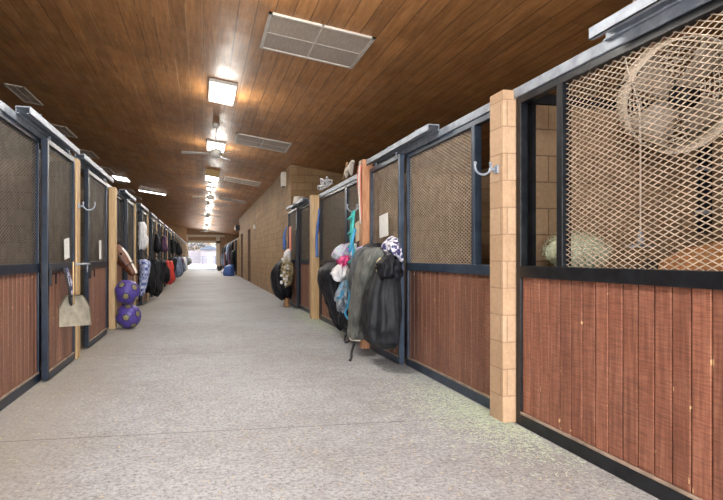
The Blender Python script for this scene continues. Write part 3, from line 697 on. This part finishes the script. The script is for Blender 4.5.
# ---------------------------------------------------------------- left: tin scoop, board, balls
t = thing('manure_scoop', 'dusty tin scoop hanging from ropes on the nearest left door', 'scoop', (-1.40, 6.72, .83)); t.rotation_euler = (0, 0, R(-66)); t.scale = (.70, .70, 1.02)
bm = bmesh.new()   # pan: back, floor, sides - hangs with the mouth down
pan = [(-.02, -.13, 0), (-.02, .13, 0), (.03, .24, -.14), (.03, .27, -.34), (.03, -.27, -.34), (.03, -.24, -.14)]
A = [bm.verts.new((-.02, y_, z_)) for _, y_, z_ in pan]; bm.faces.new(A)
B = [bm.verts.new((.12 if z_ > -.3 else .05, y_*.97, z_)) for _, y_, z_ in pan]
for i in (0, 1, 2, 4, 5):
    j = (i+1) % 6; bm.faces.new((A[i], A[j], B[j], B[i]))
bmesh.ops.solidify(bm, geom=bm.faces[:], thickness=.006); fin(bm, 'pan', 'panmetal', t)
bm = bmesh.new(); tube(bm, [(.03, 0, -.10), (.02, 0, .12), (0, 0, .36)], .014, 8); fin(bm, 'handle', 'woodpost', t, True)
for nm, m_, yo in (('halter', 'rubber', -.05), ('halter', 'pattern', .02)):
    o = None
    bm = bmesh.new(); rr = random.Random(int(yo*100)+9)
    for k in range(4):
        y_ = 6.75+yo+rr.uniform(-.05, .05); d_ = rr.uniform(.03, .07); zb = rr.uniform(.72, .82)
        tube(bm, bez([(-1.485, y_-d_*.3, 1.13), (-1.44, y_-d_, .98), (-1.43+rr.uniform(0, .03), y_-d_*.5, zb), (-1.43, y_+d_*.6, zb+.02), (-1.44, y_+d_, .95), (-1.485, y_+d_*.3, 1.13)], 6), .010, 6)
    tag(fin(bm, nm, m_, None, True), 'black webbing halter hanging above the tin scoop' if m_ == 'rubber' else 'white and navy braided rope hanging above the tin scoop', 'halter' if m_ == 'rubber' else 'rope')
tag(box('plywood_board', 'ply', -1.72, -1.69, 7.64, 8.16, .02, 1.17, None, .003), 'yellow plywood board closing the gap beside the half open left door', 'board')
bm = bmesh.new(); tube(bm, [(-1.50, 7.30, 1.165), (-1.40, 7.42, 1.165), (-1.38, 7.55, 1.165)], .012, 8); tube(bm, [(-1.40, 7.5, 1.165), (-1.40, 7.5, 1.06)], .008, 6)
tag(fin(bm, 'latch_bar', 'galv', None, True), 'grey latch bar sticking out beside the tin scoop', 'latch')

def ball(x, y, z, r, rot, label):
    t = thing('horse_ball', label, 'ball', (x, y, z), 'two stacked violet horse balls'); rm = Matrix.Rotation(rot, 3, 'X')@Matrix.Rotation(rot*1.7, 3, 'Z')
    bm = bmesh.new(); ell(bm, (0, 0, 0), (r*.965,)*3, seg=32, rings=20); fin(bm, 'bladder', 'ballseam', t, True)
    ico = bmesh.new(); bmesh.ops.create_icosphere(ico, subdivisions=1, radius=1)
    ph = bmesh.new(); pp = bmesh.new()
    def patch(bm_, cen, corners, shrink, rr):
        cen = cen.normalized(); cs = [(cen+(c_.normalized()-cen)*shrink).normalized() for c_ in corners]; top = []
        vc = bm_.verts.new(rm@(cen*rr)); mid = [bm_.verts.new(rm@((cen+(c_-cen)*.55).normalized()*rr)) for c_ in cs]
        edge = [bm_.verts.new(rm@(c_*rr*.995)) for c_ in cs]; low = [bm_.verts.new(rm@(c_*rr*.955)) for c_ in cs]; n = len(cs)
        for i in range(n):
            j = (i+1) % n; bm_.faces.new((vc, mid[i], mid[j])); bm_.faces.new((mid[i], edge[i], edge[j], mid[j])); bm_.faces.new((edge[i], low[i], low[j], edge[j]))
    for v in ico.verts:                      # 12 pentagons
        cs = [(v.co*2+e.other_vert(v).co)/3 for e in v.link_edges]
        ax = v.co.normalized(); ref = cs[0]-ax*cs[0].dot(ax); cs.sort(key=lambda c_: math.atan2(ax.cross(ref).dot(c_), ref.dot(c_)))
        patch(pp, v.co, cs, .72, r*1.0)
    for f in ico.faces:                      # 20 hexagons
        vs = [v.co for v in f.verts]; cs = []
        for i in range(3): a_, b_ = vs[i], vs[(i+1) % 3]; cs += [(a_*2+b_)/3, (a_+b_*2)/3]
        patch(ph, sum(vs, Vector())/3, cs, .92, r)
    ico.free(); fin(ph, 'panels', 'ballpurple', t); fin(pp, 'patches', 'ballyellow', t)
ball(-1.27, 10.42, .215, .215, .5, 'violet and olive horse ball on the floor, the lower of two')
ball(-1.29, 10.40, .64, .215, 1.9, 'violet and olive horse ball resting on top of the other')

# ---------------------------------------------------------------- right: tack pile around the orange post
b1 = cloth('horse_blanket', [(1.36, 2.06, 6.35, .06, .22), (1.32, 2.00, 6.40, .12, .34), (1.15, 1.95, 6.50, .13, .36), (.9, 1.93, 6.66, .12, .31), (.6, 1.93, 6.82, .115, .26), (.35, 1.94, 6.94, .11, .24), (.22, 1.94, 7.0, .11, .24)],
      'graycloth', fold=.14, nf=5, wr=.014, seed=3, sq=.8, hem=.12)
tag(b1, 'grey green canvas horse blanket draped over the right stall door', 'blanket')
bm = bmesh.new(); tube(bm, bez([(1.90, 6.74, .215), (1.84, 6.92, .20), (1.86, 7.10, .21)], 5), .012, 6); fin(bm, 'binding', 'white', b1, True)
b2 = cloth('blanket_bag', [(1.22, 2.00, 5.98, .07, .14), (1.08, 1.99, 5.98, .13, .22), (.85, 1.96, 6.02, .17, .33), (.6, 1.95, 6.05, .185, .40), (.42, 1.95, 6.07, .18, .41), (.31, 1.96, 6.07, .155, .36), (.26, 1.97, 6.07, .10, .26)],
      'charcoal', fold=.10, nf=5, wr=.02, seed=8, sq=.85, hem=.1)
tag(b2, 'bulging charcoal nylon blanket bag hanging beside the slate blue post', 'bag')
b3 = cloth('rolled_boot', [(1.27, 2.02, 5.86, .06, .12), (1.18, 1.98, 5.84, .12, .19), (1.07, 1.98, 5.84, .12, .19), (1.0, 2.0, 5.84, .06, .1)], 'blackcloth', fold=.25, wr=.04, seed=5, sq=.8)
tag(b3, 'rolled black padded boot stuffed on top of the charcoal bag', 'boot')
bm = bmesh.new(); tube(bm, bez([(1.92, 5.98, 1.24), (1.875, 5.97, 1.17), (1.88, 5.97, 1.08)], 5), .012, 6); fin(bm, 'strap', 'straw', b3, True)
tag(cloth('scarf', [(1.46, 2.08, 6.0, .03, .10), (1.40, 2.04, 5.95, .06, .17), (1.30, 2.03, 5.86, .06, .19), (1.22, 2.06, 5.78, .04, .12)], 'pattern', fold=.35, wr=.04, seed=2, sq=.75), 'navy scarf with white swirls on top of the charcoal bag', 'scarf')
tag(cloth('neck_cover', [(1.38, 2.06, 6.66, .05, .16), (1.33, 1.98, 6.72, .10, .24), (1.15, 1.93, 6.84, .10, .20), (.95, 1.92, 6.95, .09, .15), (.78, 1.93, 7.02, .06, .09)],
      'steelgrey', fold=.16, nf=5, wr=.02, seed=33, sq=.85, hem=.2), 'mid grey neck cover bunched at left edge of the grey green blanket', 'blanket')
tag(cloth('saddle_pad', [(1.42, 2.08, 6.75, .05, .22), (1.35, 2.03, 6.75, .08, .32), (1.28, 2.05, 6.8, .06, .25)], 'charcoal', fold=.2, seed=12), 'dark folded saddle pad on the rail above the grey blanket', 'saddle pad')
tag(cloth('cap', [(1.40, 2.05, 7.02, .03, .07), (1.36, 2.0, 7.02, .06, .11), (1.30, 2.02, 7.02, .05, .09)], 'lilac', fold=.1, seed=4), 'small lilac cap on the rail beside the grey blanket', 'cap')
bm = bmesh.new()
for j, dy in enumerate((0, .05, -.05)):
    tube(bm, bez([(2.01, 7.46+dy, 1.88), (1.98, 7.44+dy, 1.5), (2.0+.02*j, 7.40-dy, 1.15), (1.98, 7.42+dy, .8), (2.0, 7.46, .6)], 8), .016, 7)
for z_ in (1.8, 1.6, 1.42, 1.2, 1.0): tube(bm, [(1.97, 7.38, z_), (1.96, 7.52, z_-.03)], .022, 7)
tag(fin(bm, 'lead_rope', 'teal', None, True), 'knotted teal lead rope hanging from the orange post hook', 'rope')
bm = bmesh.new()
tube(bm, bez([(1.99, 7.30, 1.62), (1.93, 7.24, 1.45), (1.93, 7.36, 1.32), (1.99, 7.42, 1.5), (1.99, 7.30, 1.62)], 8), .018, 7)
tube(bm, bez([(1.96, 7.30, 1.4), (1.94, 7.26, 1.0), (1.92, 7.4, .62), (1.90, 7.48, .48), (1.92, 7.3, .44), (1.95, 7.26, .8)], 8), .016, 7)
tag(fin(bm, 'halter', 'turq', None, True), 'turquoise webbing halter hanging over the teal rope', 'halter')
bm = bmesh.new(); tube(bm, bez([(1.98, 7.05, .50), (1.92, 7.02, .2), (1.85, 6.95, .05), (1.78, 6.72, .012), (1.72, 6.55, .012)], 8), .016, 7)
tube(bm, bez([(1.98, 7.30, .5), (1.93, 7.45, .25), (1.90, 7.5, .14), (1.88, 7.36, .10), (1.92, 7.2, .2), (1.98, 7.15, .5)], 8), .012, 7)
tag(fin(bm, 'girth_strap', 'rubber', None, True), 'black strap trailing onto the floor below the grey blanket', 'strap')
tag(cloth('helmet_bag', [(1.45, 2.14, 8.25, .04, .12), (1.40, 2.08, 8.2, .10, .30), (1.30, 2.05, 8.15, .13, .42), (1.22, 2.05, 8.1, .12, .40), (1.18, 2.08, 8.1, .06, .25)], 'lilacprint', fold=.3, wr=.05, seed=6, sq=.8), 'lilac and white bag lying on the rail left of the orange post', 'bag')
tag(cloth('scarf', [(1.26, 2.0, 7.82, .04, .09), (1.20, 1.95, 7.80, .07, .17), (1.12, 1.97, 7.85, .05, .12)], 'pink', fold=.4, wr=.05, seed=7, sq=.7), 'crumpled pink cloth under the lilac bag', 'cloth')
tag(cloth('feed_bag', [(1.16, 1.98, 7.85, .05, .12), (1.05, 1.93, 7.85, .10, .22), (.93, 1.95, 7.82, .08, .17), (.88, 1.98, 7.82, .04, .08)], 'whitecloth', fold=.35, wr=.05, seed=9, sq=.75), 'small white sack hanging below the pink cloth', 'bag')
tag(cloth('net_bag', [(.95, 1.98, 7.72, .04, .08), (.8, 1.94, 7.72, .08, .17), (.6, 1.95, 7.66, .09, .17), (.45, 1.98, 7.66, .05, .08)], 'netcloth', fold=.35, wr=.05, seed=19, sq=.75), 'grey blue net bag under the white sack', 'bag')
tag(cloth('horse_blanket', [(1.17, 2.10, 8.95, .08, .25), (1.04, 2.03, 8.98, .15, .50), (.8, 2.02, 8.85, .16, .46), (.5, 2.03, 8.5, .14, .36), (.28, 2.06, 8.3, .12, .28), (.2, 2.08, 8.25, .06, .15)],
      'blackcloth', fold=.16, nf=6, wr=.02, seed=11), 'black nylon horse blanket bunched over the door left of the orange post', 'blanket')
tag(cloth('tail_bag', [(.55, 1.98, 7.70, .06, .12), (.42, 1.95, 7.66, .09, .22), (.30, 1.96, 7.66, .09, .2), (.24, 2.0, 7.7, .04, .1)], 'blackcloth', fold=.12, seed=14), 'small black bag low beside the dangling straps', 'bag')
bm = bmesh.new()
for j, (dy, zz_) in enumerate(((-.05, 1.75), (.02, 1.95), (.07, 2.1))): tube(bm, bez([(2.10, 7.44+dy, 2.5), (2.09, 7.46+dy, 2.3), (2.10, 7.43+dy, zz_)], 6), .012, 6)
tag(fin(bm, 'frayed_rope', 'coral', None, True), 'frayed reddish ropes tied round the top of the orange post', 'rope')
bm = bmesh.new(); tube(bm, bez([(2.09, 7.42, 2.55), (2.06, 7.36, 2.2), (2.08, 7.35, 1.7)], 6), .012, 6); tag(fin(bm, 'hanging_rope', 'white', None, True), 'white cord hanging down the right side of the orange post', 'cord')
bm = bmesh.new(); tube(bm, bez([(2.24, 11.0, 1.95), (2.20, 10.95, 1.6), (2.2, 10.9, 1.25)], 6), .03, 8); tube(bm, bez([(2.24, 10.9, 2.2), (2.20, 10.9, 1.7)], 6), .018, 8)
tag(fin(bm, 'lead_rope', 'blue', None, True), 'thick dark blue rope beside the slim yellow post', 'rope')
# things lying on top of the right header rail
t = thing('bucket', 'upturned white bucket on the rail over last near right stall', 'bucket', (2.30, 13.6, 2.52)); bm = bmesh.new(); tube(bm, [(0, 0, 0), (0, 0, .12), (0, 0, .2)], .17, 20, [1, .85, .8]); fin(bm, 'shell', 'white', t, True)
bm = bmesh.new(); tube(bm, [(.175*math.cos(a), .175*math.sin(a), .012) for a in [2*math.pi*k/24 for k in range(25)]], .008, 6); fin(bm, 'rim', 'galv', t, True)
t = thing('tangled_rope', 'tangled white rope heap on the rail above the yellow post', 'rope', (2.28, 10.6, 2.53)); bm = bmesh.new(); rr = random.Random(4)
tube(bm, bez([(rr.uniform(-.12, .12), rr.uniform(-.32, .32), rr.uniform(0.02, .24)) for _ in range(26)], 5), .015, 6); fin(bm, 'coil', 'whitecloth', t, True)
t = thing('horse_figure', 'small white toy horse figure on the rail left of the orange post', 'figure', (2.27, 8.7, 2.52))
V = [(0, 0, .13), (0, -.14, .13), (0, .17, .13), (0, -.22, .22), (0, -.30, .19), (0, -.14, .0), (0, .16, .0), (0, .24, .06)]
skin('body', V, [(0, 1), (0, 2), (1, 3), (3, 4), (1, 5), (2, 6), (2, 7)], [.05, .05, .05, .035, .022, .018, .018, .015], 'white', t, 0, 1)
bm = bmesh.new(); tube(bm, bez([(0, .05, .17), (0, .12, .25), (0, .3, .10), (0, .42, .02)], 5), .012, 6); fin(bm, 'cord', 'woodpost', t, True)

# far corner bundle by the block wall
tag(cloth('horse_blanket', [(1.22, 2.14, 14.6, .06, .18), (1.10, 2.05, 14.5, .18, .40), (.85, 1.98, 14.45, .26, .50), (.55, 1.98, 14.4, .26, .48), (.3, 2.02, 14.35, .20, .38), (.2, 2.08, 14.35, .10, .2)], 'blackcloth', fold=.14, seed=21),
    'black nylon blanket bundle hanging at the corner of the block wall', 'blanket')
t = thing('dried_bouquet', 'dried straw coloured bouquet hanging at the last near right door', 'bouquet', (2.02, 13.75, .95)); bm = bmesh.new()
blades(bm, (0, 0, -.05), (.14, .30, .40), 500, .16, .012); tag(fin(bm, 'stems', 'straw', t), kind='stuff')
rr = random.Random(8)
for _ in range(16):
    bm = bmesh.new(); ell(bm, (rr.uniform(-.14, .0), rr.uniform(-.25, .25), rr.uniform(-.4, .25)), (.035, .035, .035), seg=8, rings=6)
    fin(bm, 'flower_head', 'whitecloth', t, True)
tag(cloth('white_sack', [(1.45, 2.1, 13.95, .04, .08), (1.35, 2.05, 13.95, .08, .18), (1.2, 2.05, 13.95, .08, .18), (1.12, 2.08, 13.95, .04, .1)], 'whitecloth', seed=31), 'small white sack above the dried bouquet', 'bag')
bm = bmesh.new()
for dy in (-.1, .05, .12): tube(bm, bez([(2.16, 14.8, 2.05), (2.1, 14.8+dy, 1.8), (2.1, 14.75+dy, 1.45), (2.14, 14.8, 1.7)], 6), .02, 6)
tag(fin(bm, 'halter', 'blue', None, True), 'blue halter hanging above the black bundle by block wall', 'halter')
tag(cloth('boot', [(.22, 2.06, 14.05, .05, .08), (.1, 2.05, 14.05, .06, .1), (.01, 2.05, 14.0, .07, .14)], 'darkwood', fold=.03, seed=3), 'brown boot standing below the dried bouquet', 'boot')

# ---------------------------------------------------------------- left: rows of blankets down the aisle
LB = [  # y, z top, z bottom, half width, half depth, material, name, label, category
 (14.45, 2.10, 1.45, .28, .12, 'whitecloth', 'fly_mask', 'white mesh fly mask hanging high past the bay horse', 'fly mask'),
 (14.3, 1.18, .35, .42, .17, 'plaid', 'horse_blanket', 'blue and white plaid horse blanket on the left', 'blanket'),
 (15.9, 1.20, .30, .35, .18, 'blackcloth', 'horse_blanket', 'black blanket on the left directly behind the plaid one', 'blanket'),
 (17.5, 1.18, .12, .40, .20, 'charcoal', 'horse_blanket', 'long charcoal blanket second behind the plaid one', 'blanket'),
 (19.4, 1.15, .25, .42, .22, 'blackcloth', 'horse_blanket', 'black blanket on the left, second before the red one', 'blanket'),
 (21.2, 1.15, .35, .40, .22, 'blackcloth', 'horse_blanket', 'black blanket on the left just before the red one', 'blanket'),
 (23.6, 1.10, .20, .55, .26, 'red', 'horse_blanket', 'bright red horse blanket on the left row', 'blanket'),
 (26.6, 1.20, .30, .50, .24, 'charcoal', 'horse_blanket', 'charcoal blanket on the left just past the red one', 'blanket'),
 (29.5, 1.25, .25, .60, .26, 'steelblue', 'horse_blanket', 'grey blue blanket on the left, first past the red one', 'blanket'),
 (32.6, 1.25, .20, .60, .26, 'steelblue', 'horse_blanket', 'grey blue blanket on the left, second past the red one', 'blanket'),
 (35.7, 1.20, .30, .55, .24, 'purple', 'horse_blanket', 'plum blanket on the far left row', 'blanket'),
 (38.7, 1.25, .30, .60, .24, 'steelblue', 'horse_blanket', 'grey blue blanket just past the plum blanket', 'blanket'),
 (42.0, 1.25, .30, .60, .26, 'whitecloth', 'horse_blanket', 'pale blanket near the far end of the left row', 'blanket'),
 (45.0, 1.25, .30, .60, .26, 'steelblue', 'horse_blanket', 'last grey blue blanket near the far left end', 'blanket'),
 (19.0, 2.0, 1.4, .25, .14, 'blackcloth', 'halter_bundle', 'black halter bundle hanging high over charcoal blanket', 'halter'),
 (22.4, 2.05, 1.45, .25, .14, 'purple', 'halter_bundle', 'plum halter bundle hanging high before the red blanket', 'halter'),
 (28.2, 2.1, 1.4, .35, .18, 'blackcloth', 'halter_bundle', 'black halter bundle hanging high past the red blanket', 'halter'),
 (34.2, 2.1, 1.35, .4, .2, 'blackcloth', 'halter_bundle', 'black halter bundle hanging high on the far left', 'halter'),
]
for i, (y, zt, zb, hw, hd, m_, nm, lab, cat) in enumerate(LB):
    H = zt-zb; hd *= .8; xc = XL+.075+hd; hw *= .85
    if i % 3 == 0: rows = [(zt, xc-hd*.3, y, hd*.6, hw*.55), (zt-.12*H, xc-hd*.1, y, hd*.8, hw*.8), (zt-.5*H, xc, y-.05, hd*.9, hw), (zt-.85*H, xc+.02, y-.1, hd, hw*.9), (zb, xc, y-.12, hd*.7, hw*.6)]
    elif i % 3 == 1: rows = [(zt, xc-hd*.3, y+.1, hd*.5, hw*.6), (zt-.08*H, xc, y+.08, hd*.95, hw*.9), (zt-.4*H, xc, y, hd*.8, hw*.75), (zt-.75*H, xc-.02, y-.1, hd*.6, hw*.55), (zb, xc-.03, y-.16, hd*.35, hw*.35)]
    else: rows = [(zt, xc-hd*.3, y, hd*.35, hw*.3), (zt-.2*H, xc-hd*.2, y, hd*.6, hw*.5), (zt-.6*H, xc, y-.03, hd, hw), (zt-.9*H, xc, y-.03, hd*.95, hw*.9), (zb, xc-.02, y, hd*.6, hw*.6)]
    o = tag(cloth(nm, rows, m_, fold=.17, nf=7, wr=.03, seed=40+i, n=48, sub=5, sq=.85, hem=.5), lab, cat)
    bm = bmesh.new(); tube(bm, [(xc, y, zt-.03), (XL+.12, y-.02, zt+.12), (XL+.06, y-.02, zt+.16)], .014, 6); fin(bm, 'hanging_strap', 'rubber', o)
t = thing('round_bale_net', 'large dark round hay net near the end of left row', 'hay net', (-1.22, 52, .85))
bm = bmesh.new(); ell(bm, (0, 0, 0), (.26, .3, .36), seg=20, rings=14); fin(bm, 'bale', 'graycloth', t, True)
bm = bmesh.new(); tube(bm, [(0, 0, .3), (-.1, .05, .8), (-.25, .05, 1.3)], .02); fin(bm, 'cord', 'rubber', t)

RB = ['charcoal', 'blackcloth', 'purple', 'charcoal', 'steelblue', 'blackcloth', 'maroon', 'charcoal', 'steelblue', 'blackcloth', 'charcoal', 'steelblue']
for i, m_ in enumerate(RB):
    y = 38.4+1.9*i; hi = (i % 3 == 1)
    zt, zb = (2.25, .9) if hi else (1.7, .3); hd, hw = .16, .5
    o = tag(cloth('horse_blanket', [(zt, 2.08, y, hd*.4, hw*.4), (zt-.15, 2.0, y, hd*.9, hw*.9), ((zt+zb)/2, 1.98, y, hd, hw), (zb+.15, 2.0, y, hd*.9, hw*.85), (zb, 2.05, y, hd*.4, hw*.5)], m_, fold=.16, seed=80+i, n=32, sub=3),
        '%s blanket on the far right stalls, %s past the block wall' % ({'charcoal': 'charcoal', 'blackcloth': 'black', 'purple': 'plum', 'steelblue': 'grey blue', 'maroon': 'maroon'}[m_], ORD[i]), 'blanket')
    bm = bmesh.new(); tube(bm, [(2.06, y, zt-.03), (2.18, y, zt+.08), (2.27, y, zt+.1)], .014, 6); fin(bm, 'hanging_strap', 'rubber', o)
tag(cloth('feed_sack', [(.75, 1.85, 38.0, .10, .25), (.6, 1.75, 38.0, .30, .5), (.25, 1.72, 38.0, .36, .6), (.01, 1.75, 38.0, .34, .55)], 'blue', fold=.12, seed=71), 'slumped blue sack on the floor at far end of block wall', 'sack')
tag(cloth('white_sack', [(.35, 1.75, 43, .10, .2), (.2, 1.6, 43, .25, .4), (.01, 1.6, 43, .28, .45)], 'whitecloth', fold=.1, seed=72), 'pale sack on the floor by the far right stalls', 'sack')
tag(cloth('black_bucket', [(.42, 1.5, 52, .22, .22), (.25, 1.5, 52, .20, .20), (.01, 1.5, 52, .17, .17)], 'rubber', fold=.0, wr=0, seed=73), 'black tub standing near the bright end opening', 'tub')

# ---------------------------------------------------------------- scattered hay on the floor
def scatter(name, m_, n, fn, label, L=.05, w=.0035, seed=1):
    rr = random.Random(seed); bm = bmesh.new()
    for _ in range(n):
        x, y = fn(rr); a = rr.uniform(0, math.pi); l = L*rr.uniform(.3, 1)/2; ww = w*rr.uniform(.6, 1.4)/2; z0, z1 = .0015+rr.random()*.004, .0015+rr.random()*.008
        c_, s_ = math.cos(a), math.sin(a)
        P = [(x-c_*l+s_*ww, y-s_*l-c_*ww, z0), (x-c_*l-s_*ww, y-s_*l+c_*ww, z0), (x+c_*l-s_*ww, y+s_*l+c_*ww, z1), (x+c_*l+s_*ww, y+s_*l-c_*ww, z1)]
        lo = [bm.verts.new(p) for p in P]; hi_ = [bm.verts.new((p[0], p[1], p[2]+.0015)) for p in P]
        bm.faces.new(hi_); bm.faces.new(lo[::-1])
        for i in range(4): bm.faces.new((lo[i], lo[(i+1) % 4], hi_[(i+1) % 4], hi_[i]))
    tag(fin(bm, name, m_), label, 'hay', kind='stuff')
scatter('loose_hay', 'hay', 3600, lambda r: (XR-.03-abs(r.gauss(0, .30)), r.choice((r.gauss(3.95, .42), r.gauss(4.4, .7)))), 'pale green hay chaff strewn on concrete by the block pillar', .035, .003, 1)
scatter('loose_hay', 'hay', 1100, lambda r: (XR-.03-abs(r.gauss(0, .22)), r.gauss(11.0, 1.3)), 'green hay chaff strewn by the slim yellow post', .06, .008, 2)
scatter('loose_hay', 'straw', 1500, lambda r: (r.uniform(XL+.05, XR-.1), r.uniform(1.5, 9)), 'sparse straw chips strewn along the aisle floor', .022, .004, 3)

# ---------------------------------------------------------------- outside the far opening
def tree(x, y, h, seed, label):
    t = thing('bare_tree', label, 'tree', (x, y, -.02), 'trees beyond the opening'); rr = random.Random(seed)
    V = [(0, 0, 0), (0, 0, h*.3)]; E = [(0, 1)]; Rd = [h*.035, h*.028]
    def grow(i, p, d, l, r, k):
        if k == 0: return
        for _ in range(3):
            dd = (d+Vector((rr.uniform(-.8, .8), rr.uniform(-.8, .8), rr.uniform(-.1, .5)))).normalized(); q = p+dd*l
            V.append(tuple(q)); Rd.append(r); E.append((i, len(V)-1)); grow(len(V)-1, q, dd, l*.72, r*.6, k-1)
    grow(1, Vector(V[1]), Vector((0, 0, 1)), h*.24, h*.014, 4)
    bm = bmesh.new()
    for a, b_ in E: tube(bm, [V[a], V[b_]], (Rd[a]+Rd[b_])/2, 5)
    fin(bm, 'trunk', 'woodpost', t)
    bm = bmesh.new(); leafc = [v for v in V if v[2] > h*.45]
    for _ in range(700):
        c_ = rr.choice(leafc); p = Vector(c_)+Vector((rr.gauss(0, .35), rr.gauss(0, .35), rr.gauss(0, .3))); a = Vector((rr.gauss(0, 1), rr.gauss(0, 1), rr.gauss(0, 1))).normalized()*.16; b2_ = a.orthogonal()*.6
        bm.faces.new([bm.verts.new(q) for q in (p-a, p-b2_, p+a, p+b2_)])
    fin(bm, 'crown', 'leaf', t)
M['leaf'] = noisy('dusty olive leaves', (.05, .05, .052), (.09, .09, .09), 2, .8)
for i, (x, y, h) in enumerate(((-4, 108, 5.2), (1.5, 120, 6), (-1, 112, 4.4), (4.5, 116, 5.4))):
    tree(x, y, h, 30+i, 'olive tree standing outside, %s of four beyond the opening' % ORD[i])
M['farwall'] = noisy('lavender grey render', (.085, .085, .10), (.11, .11, .13), .6, .9)
o = struct('boundary_wall', 'farwall', -14, 14, 104, 104.3, -.02, 2.4)
t = thing('shed', 'pale shed standing outside beyond the barn opening', 'shed', (1.2, 100, -.02))
bm = bmesh.new(); bx(bm, -1.6, 1.4, 0, 3, 0, 2.6); fin(bm, 'walls', 'farwall', t)
bm = bmesh.new(); prism(bm, [(-1.9, 2.6), (1.7, 2.6), (-.1, 3.3)], 'y', -.3, 3.3); fin(bm, 'roof', 'slate', t)
bm = bmesh.new(); bx(bm, -.4, .5, -.05, 0, 0, 2.0); fin(bm, 'shed_door', 'steelblue', t)
t = thing('pipe_fence', 'grey pipe rail fence outside beyond the barn opening', 'fence', (0, 92, -.02))
for k in range(9):
    bm = bmesh.new(); tube(bm, [(-8+2*k, 0, 0), (-8+2*k, 0, 1.4)], .05, 8); fin(bm, 'post', 'slate', t)
for z_ in (.5, .95, 1.35):
    bm = bmesh.new(); tube(bm, [(-8, 0, z_), (8, 0, z_)], .035, 8); fin(bm, 'rail', 'slate', t)
